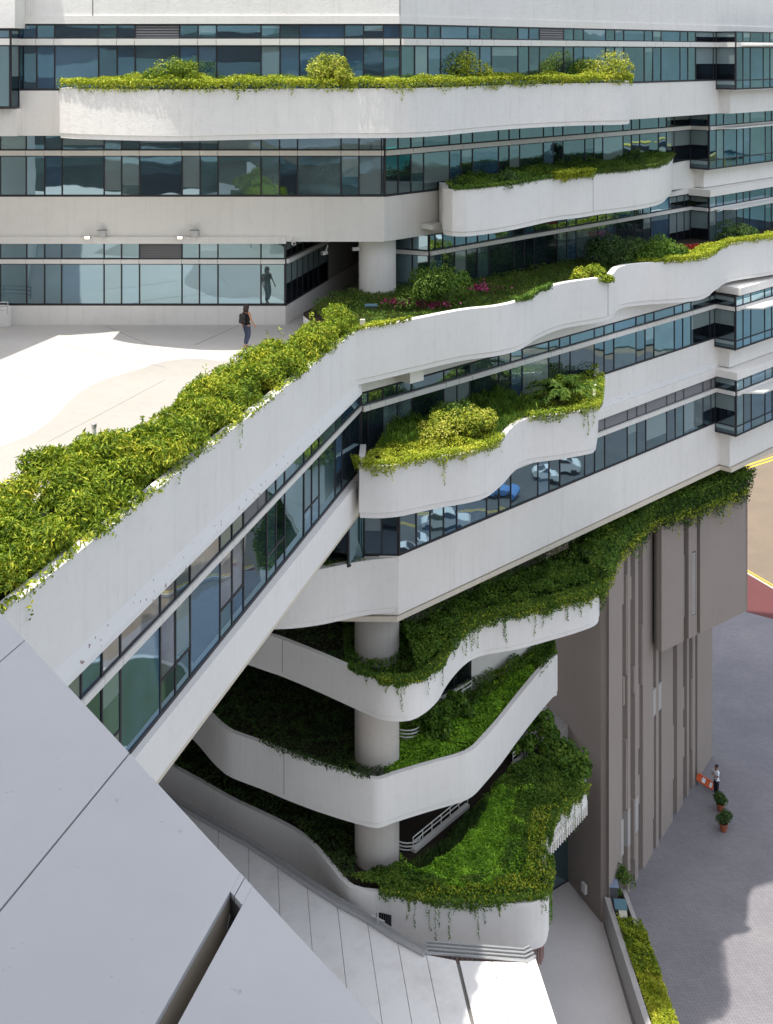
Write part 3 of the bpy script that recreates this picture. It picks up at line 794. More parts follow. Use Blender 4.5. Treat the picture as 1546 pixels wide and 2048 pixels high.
# leaning pier under the last bay
pp = Vector(Pc(1441, cD + 1.2))
a0 = P(1388, 1030, -23.2); 
mb = MB()
top = [Pc(1462, cD + 1.6), Pc(1512, cD + 1.4), Pc(1510, cD + 4.4), Pc(1462, cD + 4.4)]
bt = [(x - 1.0, y + .3) for x, y in top]
mb.v = [(x, y, -21.9 + H) for x, y in top] + [(x, y, -24.6 + H) for x, y in bt]
mb.f = [(0, 1, 2, 3), (7, 6, 5, 4), (0, 4, 5, 1), (1, 5, 6, 2), (2, 6, 7, 3), (3, 7, 4, 0)]
mb.build('leaning_pier', M['grey_wall'], B)
# --- left bay at level A and low things at the left edge
xb = (-U0 + 21) / FOC * 48.2
window_band((xb - 7, 48.2), (xb, 48.2), -2.25, .95, (.56, .30), [0, 1.9, 2.7, 3.5, 5.3, 6.1, 7.0], weights=(3, 5, 2, 0, 0))
window_band((xb, 48.2), (xb + .1, 49.0), -2.25, .95, (.56, .30), [0, .80], picks=lambda i, n: 4, bar=.05)
MB().prism([(xb - 7, 48.4), (xb - .1, 48.4), (xb, 49.3), (xb - 7, 49.3)], -2.2, .9).build('core', M['core'], B)
slab('wall', [(LX - 9, 48.1), (-14.9, 48.1), (-14.75, 48.98), (LX - 9, 48.98)], 9.2, .98, 'white_rough')
slab('wall', [(LX - 9, 48.5), (-14.95, 48.5), (-14.9, 48.99), (LX - 9, 48.99)], -2.28, -3.38)

# --- planters of the storeys: parapet line, soil deck
plA = crom([(-12.95, 49.0), (-12.95, 47.55), (-12.95, 47.55), (-11.6, 46.7), (-8.3, 45.75), (-5.0, 46.6), (-2.2, 47.25), (0.5, 47.5), (2.2, 48.7), (3.9, 51.0), (6.0, 53.4), (8.6, 55.3), (11.0, 56.2), (11.5, 56.9), (11.9, 58.6), (11.9, 58.6), (12.3, 60.72)])
wall(plA, -1.42, -3.38, .25, 'white_rough', name='parapet')
inA = [(-12.6, 48.98), (A0[0], 48.98), (12.2, 60.6)]
deck(offset(plA, .2), inA, -1.75, -3.36, 'terrace_deck')
MB().prism([(x, y) for x, y in resample(offset(plA, .22), 40)] + [(12.1, 60.5), (A0[0], 48.95), (-12.6, 48.95)], -1.80, -1.72).build('soil', M['soil'], B)
plB = crom([Pc(878, cB - .1), Pc(884, cB - 1.2), (2.45, 50.75), (3.2, 50.3), (4.2, 50.9), (5.6, 52.3), (7.6, 54.9), (9.1, 56.1), (10.3, 57.3), (12.3, 58.9), (13.9, 61.0), (14.9, 63.6), (16.0, 67.0)])
wall(plB, -5.78, -7.72, .25, 'white_smooth', name='parapet')
inB = [Pc(884, cB - .03), Pc(1375, cB - .03)]
deck(offset(plB, .2), inB, -6.15, -7.70, 'terrace_deck')
deck(offset(plB, .22), inB, -6.08, -6.14, 'soil', 'soil')
tC = [(701, 663), (760, 652), (820.6, 640), (925, 620), (995, 612), (1042, 601), (1076, 583), (1129, 566), (1216, 552), (1240, 534), (1286, 527), (1397, 519), (1432, 502), (1461, 488), (1546, 476)]
plC0 = trace(-10.0, tC)
plC = crom(plC0 + [(24.5, 68.0), (28, 72)])
WC = plC0[0]                                       # corner where wing and right-hand facade meet
wall(plC, -10.0, -11.98, .28, 'white_smooth', name='parapet')
inC = [(-3.4, 49.0), (-2.2, 52.6), CW, CC, (24, 24 + 51.25)]
deck(offset(plC, .2), inC, -10.75, -11.96, 'terrace_deck')
deck(offset(plC, .26), inC, -10.62, -10.74, 'soil', 'soil')
tD = [(718.6, 933), (749, 934), (795, 931.5), (871, 917), (940, 906), (975, 896), (1007, 873), (1030, 850), (1053, 838), (1085, 833), (1120, 829), (1165, 822), (1188, 817), (1193, 811)]
plD0 = trace(-14.6, tD)
plD = crom([D0] + plD0 + [Pc(1196, 42.5), Pc(1198, cD - .05)])
wall(plD, -14.6, -16.42, .22, 'white_smooth', name='parapet')
inD = [(D0[0], D0[1] - .02), Pc(1190, cD - .02)]
deck(offset(plD, .2), inD, -15.0, -16.40, 'terrace_deck')
deck(offset(plD, .22), inD, -14.84, -14.95, 'soil', 'soil')
plE = crom([(E0[0] - .03, E0[1] - .01), (-.9, 46.02), (-2.6, 45.25), (-4.1, 44.95), (-5.5, 45.2), (-7.5, 46.4), (-10, 48.6)][::-1])
wall(plE, -19.50, -21.62, .28, 'white_smooth', name='parapet')
inE = [(-10, 52), (-4.4, 46.5), (E0[0] - .1, 46.45)]
deck(offset(plE, .2), inE, -20.0, -21.60, 'terrace_deck')
deck(offset(plE, .24), inE, -19.72, -19.98, 'soil', 'soil')

# --- lower terraces F, G, H round the concrete column
tF = [(537, 1270), (565, 1279), (640, 1309), (707, 1338), (753, 1357), (785, 1363), (822, 1361), (851, 1347), (877, 1324), (893, 1298), (911, 1275), (936, 1252), (965, 1239), (1036, 1227), (1107, 1209), (1160, 1194), (1196, 1178)]
plF = crom([(-12, 52.5), (-8, 50.6)] + trace(-23.6, tF) + [(9.6, 54.2)])
tG = [(423, 1434), (442, 1451), (462, 1464), (526, 1487), (568, 1504), (623, 1524), (688, 1544), (727, 1554), (757, 1559), (787, 1549), (858, 1528), (920, 1511), (946, 1499), (965, 1481), (1000, 1442), (1036, 1396), (1071, 1353), (1107, 1313), (1115, 1309)]
plG = crom([(-11.5, 56), (-8.6, 52.4)] + trace(-28.0, tG))
tH = [(348, 1535), (397, 1562), (462, 1599), (526, 1629), (568, 1650), (598, 1668), (623, 1690), (650, 1720), (678, 1754), (701, 1775), (724, 1782), (763, 1786), (800, 1795), (872, 1804), (988, 1807), (1060, 1806), (1086, 1798), (1098, 1774), (1095, 1733), (1090, 1702), (1091, 1671), (1102, 1638), (1126, 1612), (1172, 1574)]
plH = crom([(-13, 56.5)] + trace(-31.9, tH) + [(8.75, 52.9)])
BW = [(-14, 60), (-3, 56.2), (1.0, 50.65), (9.6, 59.25)]                # back wall of the lower terraces
BWG = BW[:3] + [(8.0, 57.65)]
for nm, pl, zt, zb, zs in (('F', plF, -23.6, -25.12, -24.15), ('G', plG, -28.0, -29.9, -28.45), ('H', plH, -31.9, -33.72, -32.2)):
    if nm == 'H':                                    # its right-hand end is a shallower upstand over the fins
        kc = min(range(len(pl)), key=lambda i: math.dist(pl[i], P(1097, 1760, -31.9)))
        wall(pl[:kc + 1], zt, zb, .20, 'white_smooth', name='parapet'); wall(pl[kc:], zt, -32.72, .20, 'white_smooth', name='parapet', lip=False)
        zb = -32.72
    else: wall(pl, zt, zb, .20, 'white_smooth', name='parapet')
    bw = BW if nm == 'F' else BWG
    deck(offset(pl, .16), bw, zs - .1, zb + .02, 'terrace_deck')
    deck(offset(pl, .18), bw, zs, zs - .09, 'soil', 'soil')
# rear wall of the lower terraces, its window and white rails
wall([(-14, 60), (-3, 56.2), (1.0, 50.65)], -21.9, -33.6, .3, 'grey_wall', lip=False)
wall([(1.0, 50.65), (1.0 + .4, 51.05)], -21.9, -33.6, .3, 'white', lip=False)
wq = [Pc(u, 49.68) for u in (800, 880, 941, 1092)]
wall([wq[2], wq[3]], -25.1, -28.6, .3, 'white', lip=False)
wall([wq[0], wq[1]], -25.1, -33.6, .3, 'grey_wall', lip=False)
wall([wq[1], wq[2]], -27.9, -33.6, .3, 'white', lip=False); wall([wq[2], wq[3]], -29.9, -33.6, .3, 'grey_wall', lip=False)
wall([wq[0], wq[3]], -21.95, -24.2, .3, 'grey_wall', lip=False)
window_band(wq[1], wq[2], -27.9, -25.1, None, [0, .9, 1.9, math.dist(wq[1], wq[2])], picks=lambda i, n: 4)
for zl, a, b in ((-28.3, (2.5, 51.4), (3.75, 52.8)), (-32.25, (1.07, 48.3), (3.46, 51.2)), (-32.25, (5.7, 54.1), (7.45, 56.4))):
    a, b = Vector(a), Vector(b); r = MB(); d_ = (b - a)
    for zz in (.48, .66): r.tube([(*a, zl + zz + H), (*b, zl + zz + H)], .022, 6)
    k = max(2, int(d_.length / 0.6))
    for i in range(k + 1):
        q = a + d_ * i / k; r.tube([(*q, zl + H - .1), (*q, zl + .66 + H)], .02, 6)
    r.obox((a + b) / 2, d_, d_.length, .20, zl - .2, zl + .2)
    r.build('handrail', M['alu'], B)
for zl, cy in ((-28.3, 49.7), (-32.3, 48.75)):
    r = MB()
    for zz in (.16, .30, .44): r.tube([(.85 + .52 * math.cos(w), cy + .4 * math.sin(w), zl + zz + H) for w in np.linspace(math.pi, 2 * math.pi, 9)], .03, 6)
    r.sweep([(.85 + .56 * math.cos(w), cy + .44 * math.sin(w)) for w in np.linspace(math.pi, 2 * math.pi, 9)], [(0, zl - .1), (0, zl + .1), (.2, zl + .1), (.2, zl - .1)])
    r.build('curved_rail', M['alu'], B, smooth=True)
# vertical fins under the right end of the lowest terrace and the glass door behind
fa, fb = P(1128, 1690, -34.5), P(1168, 1632, -34.2)
fa, fb = Vector((6.75, 49.75)), Vector((8.66, 52.35))
fm = MB()
for i in range(17):
    q = fa + (fb - fa) * i / 16
    fm.obox(q, fb - fa, .06, .20, -33.25, -32.6)
fm.obox((fa + fb) / 2, fb - fa, (fb - fa).length + .1, .12, -32.9, -32.74)
fm.build('fin_screen', M['white_smooth'], B)
da, db = Vector(P(1088, 1792, ZG)), Vector(P(1141, 1759, ZG))
window_band(da, db, ZG, -35.6, None, [0, .55, math.dist(da, db)], picks=lambda i, n: 2 if i else 0)
slab('wall', [tuple(da + (da - db) * 1.2), tuple(db), (db.x + .0, db.y + 1.5), (-6, 64)], -33.7, -35.55, 'grey_wall')
MB().prism([tuple(da + (da - db) * 1.2 + Vector((-.2, .4))), tuple(db + Vector((-.2, .4))), (db.x - .4, db.y + 3), (-6, 66)], ZG, -35.6).build('core', M['core'], B)
# base wall and dark lattice below the lowest terrace
hb = [p for p in plH if -3.5 < p[0] < 6.4 and p[1] < 50.6]
lt = offset(resample(hb, 60), .35)
wall(lt, -32.76, ZG, .3, 'grey_wall', lip=False)
lm = MB()
for x, y in resample(offset(lt, -.12), 74): lm.obox((x, y), (1, 0.15), .06, .1, -34.6, -33.75)
lm.build('lattice', mat('rust_pink_lattice', (0.30, 0.19, 0.17), 0.7), B)
best = min(range(len(plH) - 1), key=lambda i: abs(U0 + FOC * plH[i][0] / plH[i][1] - 766) + (100 if plH[i][1] > 48 else 0))
q_ = Vector(plH[best]); d_ = (Vector(plH[best + 1]) - q_).normalized(); n_ = Vector((-d_.y, d_.x)); zq = zat(1838, q_.y)
MB().obox(q_ + n_ * .04, d_, .80, .12, zq - .26, zq + .24).build('vent_opening', M['core'], B)
lq = MB()
for k in range(9): lq.obox(q_ + d_ * (-.36 + k * .09) - n_ * .03, d_, .025, .03, zq - .25, zq + .23)
lq.build('vent_bars', M['dark_steel'], B)
# columns
MB().lathe((-.38, 48.0), [(.89, -33.6 + H), (.89, -21.9 + H)], 40).build('column', M['column'], B, smooth=True)
MB().lathe((-.40, 52.6), [(.815, -11.5 + H), (.815, -8.05 + H)], 40).build('column', M['white'], B, smooth=True)
# small white beam end and notch details under the C parapet
p = Vector(Pc(806, cD - .75)); MB().obox(p + DG * .35, DG, .75, .8, -12.52, -11.9).build('beam_end', M['white'], B)
p = Vector(Pc(868, cB - .55)); MB().obox(p, DG, .9, .7, -7.72, -7.5).build('downlight_housing', M['alu'], B)

# --- WING towards the camera
Wd = Vector((WK, 1.0)).normalized()
def Wpt(Y, off=0.0): return (WX0 + WK * Y + Wd.y * off, Y - Wd.x * off)
yc = WC[1] + .05
zWt, zWh, zWs, zWb = -10.0, -12.40, -15.52, -16.66
wall([Wpt(2), Wpt(yc)], zWt, -12.30, .30, 'white_smooth', lip=False, name='parapet', smooth=False)
MB().sweep([Wpt(2), Wpt(yc + .6)], [(0, -11.92), (-.05, -12.28), (-.05, -12.42), (.3, -12.42), (.3, -11.92)]).build('ledge', M['peeling'], B)
wall([Wpt(2), Wpt(yc + .4)], zWs, zWb, .5, 'white_smooth', lip=False, name='wall', smooth=False)
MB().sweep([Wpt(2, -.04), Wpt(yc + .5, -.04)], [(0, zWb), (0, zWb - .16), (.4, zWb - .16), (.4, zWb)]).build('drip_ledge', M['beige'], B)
Yg = [Pw(u)[1] for u in (177, 219, 256, 336, 366.5, 396, 456, 480, 503)]
Yg = [8.0, 10.1, 10.9, 11.7, 13.8, 14.6, 15.4, 17.5, 18.3, 19.1, 21.2, 22.0, 22.8] + Yg
while Yg[-1] < yc - 1.5:
    for dl in (1.86, .79, .79):
        Yg.append(Yg[-1] + dl * Wd.y)
Yg = [y for y in Yg if y < yc - .4] + [D0[1] - .1]
g0 = Vector(Wpt(Yg[0], -.05)); g1 = Vector((D0[0] - .02, D0[1] - .05))
eW = [(y - Yg[0]) / (Yg[-1] - Yg[0]) * (g1 - g0).length for y in Yg]
window_band(g0, g1, zWs, zWh, (-13.16, -13.33), eW, low_split=[i for i in range(len(eW) - 1) if eW[i + 1] - eW[i] < 1.1], picks=lambda i, n: random.choices((0, 1, 2, 3, 5), (1.5, 2, 2, 3, 5) if i < len(eW) - 9 else (4, 3, 3, 1, 0))[0], bar=.03)
MB().prism([Wpt(2, -.5), Wpt(yc + 1, -.5), Wpt(yc + 1, -10), Wpt(2, -10)], zWb + .02, -12.5).build('core', M['core'], B)
CF = -11.58
slab('floor_slab', [Wpt(2, -.2), Wpt(yc - .5, -.2), (-3.4, 48.6), (-3.4, 50.8), (-12, 50.8), Wpt(2, -9)], CF - .25, -12.5)
MB().prism([Wpt(2, -.42), Wpt(yc + .5, -.42), Wpt(yc + .5, -9.8), Wpt(2, -9.8)], zWb - .01, zWb + .01).build('soffit', M['white'], B)
fl = sheet('courtyard', [Wpt(2, -.29), Wpt(yc, -.29), (-2.3, 47.6), (-1.3, 52), (3.6, 67), (-60, 67), (-60, 2)], CF, M['courtyard'], .22)
# the curved washed-concrete strip beside the hedge
cp = [(0, 893), (60, 870), (110, 832), (150, 792), (200, 762), (280, 738), (330, 722), (400, 717), (470, 722), (560, 690)]
cin = crom(trace(CF, cp), .5)
sheet('path', [(-17, 33.5)] + cin + [Wpt(44.5, -.5), Wpt(20, -.5), (-17, 20)], CF + .005, M['court_path'], .004)
for ja, jb in (((0, 742), (160, 775)), ((95, 885), (330, 760)), ((120, 690), (330, 735)), ((420, 715), (560, 730)), ((210, 652), (300, 690)), ((390, 690), (480, 650))):
    a_, b_ = Vector(P(*ja, CF)), Vector(P(*jb, CF))
    MB().obox((a_ + b_) / 2, b_ - a_, (b_ - a_).length, .018, CF + .005, CF + .0085).build('floor_joint', M['joint'], fl)
# left side of the courtyard
slab('wall', [(LX - 6, 47.2), P(22, 652, CF), (P(22, 652, CF)[0] - .3, 51.0), (LX - 6, 51.0)], -10.72, CF)
r = MB(); a = Vector(P(-60, 660, CF)); b = Vector(P(20, 625, CF))
for zz in (-10.62, -10.46, -10.30): r.tube([(-22, 48.3, zz + H), (-15.62, 49.5, zz + H)], .025, 6)
for k in range(6): r.tube([(-22 + k * 1.276, 48.3 + k * .24, -10.8 + H), (-22 + k * 1.276, 48.3 + k * .24, -10.29 + H)], .022, 6)
r.build('railing', M['steel'], B)
# added slab overhead, out of frame, shaped to shade the clad roof below
UP = [(-24, -14), (-3.2, -14), (-3.4, -4), (-3.9, 4), (-4.8, 11), (-5.9, 15.6), (-8.5, 16.4), (-24, 16.4)]
MB().prism(UP, 24, 27).build('shade_slab', M['white'], B)
MB().prism([(-40, -30), (6, -30), (6, -13.9), (-40, -13.9)], -41, 30).build('rear_tower', M['dark_steel'], B)
ws = MB()
for z in (-34, -29.5, -25, -20.5, -16, -11.5, -7, -2.5, 2, 6.5, 11): ws.prism([(6.05, -13.84), (-40, -13.84), (-40, -14.0), (6.05, -14.0)], z, z + 2.4)
ws.build('window_strip', GL[0], B)
MB().prism([(-60, 10), (-26.6, 10), (-17.75, 42.9), (-16.35, 47.9), (-40, 47.9)], -11.5, 1.5).build('left_block', M['white'], B)
MB().prism([(-60, 8), (-15, 8), (-13.2, 40), (-14.2, 60), (-60, 60)], -41.4, -12.7).build('left_block', M['grey_wall'], B)
# joints on the parapets
joint(plF, 567, -23.6, -25.12); joint(plG, 565, -28.0, -29.9); joint(plB, 1188, -5.78, -7.72); joint(plC, 1218, -10.0, -11.98, .03)
joint([(-12, 48.99), (0.5, 48.99)], 236, 4, 1.3, .03); joint([A0, pa], 1173, 4, 1.3, .03)

# ================================================================ CLAD ROOF IN THE FOREGROUND
RZ = -7.0
R = thing('clad_roof', 'flat grey panelled roof in the near lower left corner with a long open slot', 'roof', (-4, 8, 0))
e0, e1 = Vector(P(0, 1225, RZ)), Vector(P(760, 2048, RZ)); ed = (e1 - e0).normalized()
def edge_at(u, v):
    """where the seam through a surveyed point meets the roof edge"""
    q = Vector(P(u, v, RZ)); A_ = Matrix(((ed.x, -Wd.x), (ed.y, -Wd.y))); s = A_.inverted() @ (q - e0)
    return s[0]
s1, s2, s3 = edge_at(50, 1280), edge_at(250, 1517), edge_at(488, 1757)
sl0, sl1 = edge_at(310, 2048), edge_at(355, 2048)
gap = 0.012
def roof_panel(sa, sb, back=22):
    a = e0 + ed * sa; b = e0 + ed * sb
    MB().prism([tuple(a), tuple(b), tuple(b - Wd * back), tuple(a - Wd * back)], RZ - .05, RZ).build('panel', M['clad'], R, bevel=.006)
roof_panel(s1 - 4.2, s1 - gap); roof_panel(s1 + gap, s2 - gap)
endw = 0.23
# third panel and fourth panel are parted by the open slot, closed only by a short bridge at the edge
roof_panel(s2 + gap, sl0); roof_panel(sl1, sl1 + 5.0)
a = e0 + ed * sl0; b = e0 + ed * sl1; sm = e0 + ed * s3
MB().prism([tuple(a), tuple(sm - ed * .004), tuple(sm - ed * .004 - Wd * endw), tuple(a - Wd * endw)], RZ - .05, RZ - .001).build('panel', M['clad'], R)
MB().prism([tuple(sm + ed * .008), tuple(b), tuple(b - Wd * endw), tuple(sm + ed * .008 - Wd * endw)], RZ - .05, RZ - .001).build('panel', M['clad'], R)
base = MB()
for s0_, s1_ in ((s1 - 4.2, sl0 - .004), (sl1 + .004, sl1 + 5.0)):
    a_ = e0 + ed * s0_ - ed.orthogonal() * 0; b_ = e0 + ed * s1_
    base.prism([tuple(a_ - Wd * .01), tuple(b_ - Wd * .01), tuple(b_ - Wd * 22), tuple(a_ - Wd * 22)], RZ - .6, RZ - .054)
base.build('joint_bed', M['joint_beige'], R)
MB().prism([tuple(a - Wd * endw), tuple(b - Wd * endw), tuple(b - Wd * 22), tuple(a - Wd * 22)], RZ - .62, RZ - .34).build('slot_gutter', M['dark_steel'], R)
MB().prism([tuple(a - Wd * .02), tuple(b - Wd * .02), tuple(b - Wd * endw), tuple(a - Wd * endw)], RZ - .62, RZ - .056).build('slot_end', M['dark_steel'], R)
cb = MB(); q = (a + b) / 2 - Wd * (endw + .05)
cb.tube([(q.x + ed.x * x, q.y + ed.y * x - y, RZ + H + z) for x, y, z in ((.05, 0, -.22), (.0, .02, -.12), (-.04, .10, -.06), (-.055, .20, -.09), (-.03, .30, -.16), (.0, .34, -.28))], .006, 6)
cb.build('cable', M['frame'], R, smooth=True)

# ================================================================ LOWER CANOPY ROOF
CZ = -32.5
K = thing('canopy_roof', 'white standing seam canopy roof of long panels below the lowest terrace', 'roof', (3, 40, CZ + H))
back = [(300, 1577), (350, 1607), (437, 1657), (497, 1690), (555, 1728), (613.6, 1767.8), (673.7, 1806.5), (734, 1839.6), (794, 1878), (852, 1909), (912.5, 1921), (984, 1923), (1054, 1925), (1071.6, 1916)]
bp_ = [Vector(P(u, v, CZ)) for u, v in back]
sd = Vector((-0.1225, 1.0)).normalized()
for i, (p, q) in enumerate(zip(bp_, bp_[1:])):
    w = .012
    ps, qs = p.copy(), q.copy()
    dd = (q - p).normalized()
    ps += dd * w; qs -= dd * w
    if i == 9: qs = q - dd * .02
    if i == 10: ps = p + dd * .11
    n_ = (p.y - 26) / sd.y; n2_ = (q.y - 26) / sd.y
    o = MB().prism([tuple(ps), tuple(qs), tuple(qs - sd * n2_), tuple(ps - sd * n_)], CZ - .08, CZ).build('panel', M['roof_sheet'], K, bevel=.01)
MB().prism([tuple(bp_[0])] + [tuple(p) for p in bp_[1:]] + [tuple(bp_[-1] - sd * 20), tuple(bp_[0] - sd * 20)], CZ - .5, CZ - .10).build('joint_bed', M['joint'], K)
gl_ = [tuple(p) for p in bp_[:10]]
g_ = MB().sweep(gl_, [(-.16, CZ + .02), (-.16, CZ + .16), (-.10, CZ + .19), (.02, CZ + .12), (.10, CZ + .19), (.16, CZ + .16), (.16, CZ + .02)])
g_.build('gutter', M['steel'], K)
lv = MB()
for k in range(4): lv.sweep([tuple(bp_[9]), tuple(bp_[12]), tuple(bp_[13])], [(-.02 + k * .11, CZ + .02 + .05 * k), (-.02 + k * .11, CZ + .09 + .05 * k), (.05 + k * .11, CZ + .09 + .05 * k), (.05 + k * .11, CZ + .02 + .05 * k)])
lv.build('louvred_upstand', M['steel'], K)
pp = Vector(P(756, 1858, CZ)); rp_ = MB().tube([(pp.x, pp.y, CZ + H), (pp.x - .02, pp.y, CZ + .75 + H)], .03, 6).tube([(pp.x - .25, pp.y + .1, CZ + .45 + H), (pp.x + .25, pp.y - .1, CZ + .35 + H)], .025, 6)
rp_.build('vent_pipe', M['steel'], K)

# ================================================================ TAUPE SERVICE TOWER
T = thing('service_tower', 'taupe service tower with tall recessed slots and planting spilling over its top', 'tower', (15, 63, 0))
f0, f1 = Vector(P(1264, 1775, ZG)), Vector(P(1422, 1516, ZG)); fd = (f1 - f0).normalized(); fn = Vector((fd.y, -fd.x))
def Pf(u, out=0.0):
    r = (u - U0) / FOC; o = f0 + fn * out
    t = (r * o.y - o.x) / (fd.x - r * fd.y)
    return o + fd * t
u0, u1 = Vector((( 1322 - U0) / FOC * 61.4, 61.4)), Vector(((1495 - U0) / FOC * 66.0, 66.0)); ud = (u1 - u0).normalized(); un = Vector((ud.y, -ud.x))
def Pu(u, out=0.0):
    r = (u - U0) / FOC; o = u0 + un * out
    t = (r * o.y - o.x) / (ud.x - r * ud.y)
    return o + ud * t
ZT, ZU = -23.9, -30.7
Kp = Pf(1218)
backR = Pf(1425)
def col(pf, ua, ub, z0, z1, depth, m, name='pier', proud=0.0):
    a, b = pf(ua, proud), pf(ub, proud); n = fn if pf is Pf else un
    MB().prism([tuple(a), tuple(b), tuple(b - n * depth), tuple(a - n * depth)], z0, z1).build(name, M[m], T, bevel=.015)
lf = Vector((-1.29, 3.2)).normalized()
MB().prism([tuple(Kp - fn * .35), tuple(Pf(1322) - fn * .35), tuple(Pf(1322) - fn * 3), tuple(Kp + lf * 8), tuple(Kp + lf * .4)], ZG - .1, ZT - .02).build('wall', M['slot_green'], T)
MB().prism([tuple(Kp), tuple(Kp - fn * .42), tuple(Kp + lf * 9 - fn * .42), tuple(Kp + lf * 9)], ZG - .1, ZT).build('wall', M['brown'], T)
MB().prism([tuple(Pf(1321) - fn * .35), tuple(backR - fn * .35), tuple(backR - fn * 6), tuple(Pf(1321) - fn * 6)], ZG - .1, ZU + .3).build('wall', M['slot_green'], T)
def zf(u, v): return zat(v, Pf(u).y)
for ua, ub in ((1218, 1244.8), (1255.5, 1261), (1270.5, 1276.8), (1286.2, 1306.3), (1312.4, 1317.6)):
    col(Pf, ua, ub, ZG - .1, ZT, .36, 'brown')
for ua, ub in ((1323.2, 1346), (1354.5, 1366.3), (1374, 1378.4), (1385.2, 1390.6), (1395, 1425)):
    col(Pf, ua, ub, ZG - .1, ZU + .2, .36, 'brown')
# infill pieces that make the slots step in and out
for ua, ub, va, vb in ((1241.5, 1247.5, 0, 1212), (1252.8, 1256, 1150, 1350), (1247, 1249.5, 1356, 1412), (1260.8, 1263, 1155, 1200), (1268, 1271, 1334, 1388), (1276.5, 1279, 1370, 1500), (1284, 1286.5, 1250, 1372),
                       (1306, 1308, 1380, 1640), (1252.5, 1255.8, 1480, 1620), (1268, 1271, 1600, 1720), (1346, 1348, 1452, 1560), (1366, 1368.6, 1376, 1420), (1366, 1369, 1458, 1516), (1383, 1385.5, 1358, 1500), (1276.5, 1279.5, 1553, 1610)):
    uu = (ua + ub) / 2
    col(Pf, ua, ub, zf(uu, vb), min(ZT - .02, zf(uu, va)), .33, 'brown', 'infill', -.03)
for ua, ub, va, vb in ((1306.6, 1312.2, 1378, 1430), (1317.8, 1323.0, 1366, 1418), (1242.5, 1247.5, 1640, 1710), (1256, 1261, 1618, 1690), (1271, 1277, 1595, 1662)):
    uu = (ua + ub) / 2
    col(Pf, ua, ub, zf(uu, vb), zf(uu, va), .3, 'louvre_pale', 'grille_panel', .02)
# upper block that hangs over the recessed foot
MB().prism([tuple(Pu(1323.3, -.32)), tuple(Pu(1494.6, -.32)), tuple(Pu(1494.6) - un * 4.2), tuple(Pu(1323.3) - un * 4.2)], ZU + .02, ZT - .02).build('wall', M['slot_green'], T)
for ua, ub, z0 in ((1323.3, 1367.5, ZU), (1377.4, 1384.2, ZU), (1391.6, 1393.8, ZU), (1400.4, 1495, ZU)):
    col(Pu, ua, ub, z0, ZT, .34, 'brown', 'pier')
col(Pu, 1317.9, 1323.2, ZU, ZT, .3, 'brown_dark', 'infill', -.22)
a, b = Pu(1494.6), Pu(1495)
MB().prism([tuple(Pu(1495)), tuple(Pu(1495) - un * 4.3), tuple(Pu(1495) - un * 4.3 - ud * .2), tuple(Pu(1495) - ud * .2)], ZU, ZT).build('wall', M['brown'], T)
def zu(u, v): return zat(v, Pu(u).y)
lm = MB()
za, zb_ = zu(1388, 1105), zu(1388, 1229)
k = 30
for i in range(k):
    z = zb_ + (za - zb_) * i / k
    p, q = Pu(1384.4, -.02), Pu(1391.6, -.02)
    lm.prism([tuple(p), tuple(q), tuple(q - un * .1), tuple(p - un * .1)], z, z + .07)
lm.build('louvre', M['louvre_pale'], T)
col(Pu, 1384.3, 1391.6, ZU, zb_ - .05, .3, 'brown', 'infill', -.01); col(Pu, 1384.3, 1391.6, za + .05, ZT, .3, 'brown', 'infill', -.01)
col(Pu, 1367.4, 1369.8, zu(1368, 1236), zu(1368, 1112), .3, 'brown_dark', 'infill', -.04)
MB().prism([tuple(Kp + lf * 9), tuple(Kp), tuple(Pf(1322)), tuple(Pu(1323.3)), tuple(Pu(1495)), tuple(Pu(1495) - un * 4.2), (12, 71)], ZT - .35, ZT - .04).build('soil', M['soil'], T)
p = Vector(P(1178, 1776, -40.9)); q = db + (Kp - db) * .55
MB().obox(q + Vector((-.35, -.06)), (Kp - db), .32, .14, -40.9, -40.45).build('wall_lamp', M['alu'], T)
sg = MB().obox(Pf(1330, .06), fd, .25, .1, zf(1330, 1690), zf(1330, 1672)); sg.build('bracket', M['frame'], T)

# ================================================================ GROUND PLANTER BY THE PATH
G = thing('planter_wall', 'long low walled planter of yellow green plants running along the pale path', 'planter', (10.8, 53, 0))
gl0, gl1 = Vector(P(1193, 1744, -40.2)), Vector(P(1290, 2048, -40.2))
gr0, gr1 = Vector(P(1252, 1779, -40.5)), Vector(P(1352, 2048, -40.5))
gext = (gl1 - gl0).normalized() * 8; rext = (gr1 - gr0).normalized() * 8
MB().sweep([tuple(gl0), tuple(gl1 + gext)], [(0, ZG - .1), (0, -40.2), (.26, -40.2), (.26, ZG - .1)], side=1).build('side_wall', M['grey_wall'], G, bevel=.01)
MB().sweep([tuple(gr0), tuple(gr1 + rext)], [(0, ZG - .1), (0, -40.5), (.2, -40.5), (.2, ZG - .1)], side=-1).build('side_wall', M['grey_wall'], G, bevel=.01)
ix = Vector((.12, 0))
MB().prism([tuple(gl0 + ix), tuple(gr0 - ix), tuple(gr1 + rext - ix), tuple(gl1 + gext + ix)], ZG - .1, -40.75).build('soil', M['soil'], G)
def box_thing(name, label, cat, c, d, sx, sy, z0, z1, m, top=None):
    t = thing(name, label, cat, (c[0], c[1], z0 + H))
    MB().obox(c, d, sx, sy, z0, z1).build('cabinet', M[m], t, bevel=.015)
    MB().obox(c, d, sx + .08, sy + .08, z1 + .002, z1 + .05).build('lid', top or M[m], t, bevel=.01)
    return t
M['teal_lid'] = mat('blue_green_lid', (0.10, 0.20, 0.24), 0.5); M['blue_lid'] = mat('grey_blue_lid', (0.20, 0.25, 0.34), 0.5); M['cream'] = mat('cream_box', (0.55, 0.52, 0.42), 0.6)
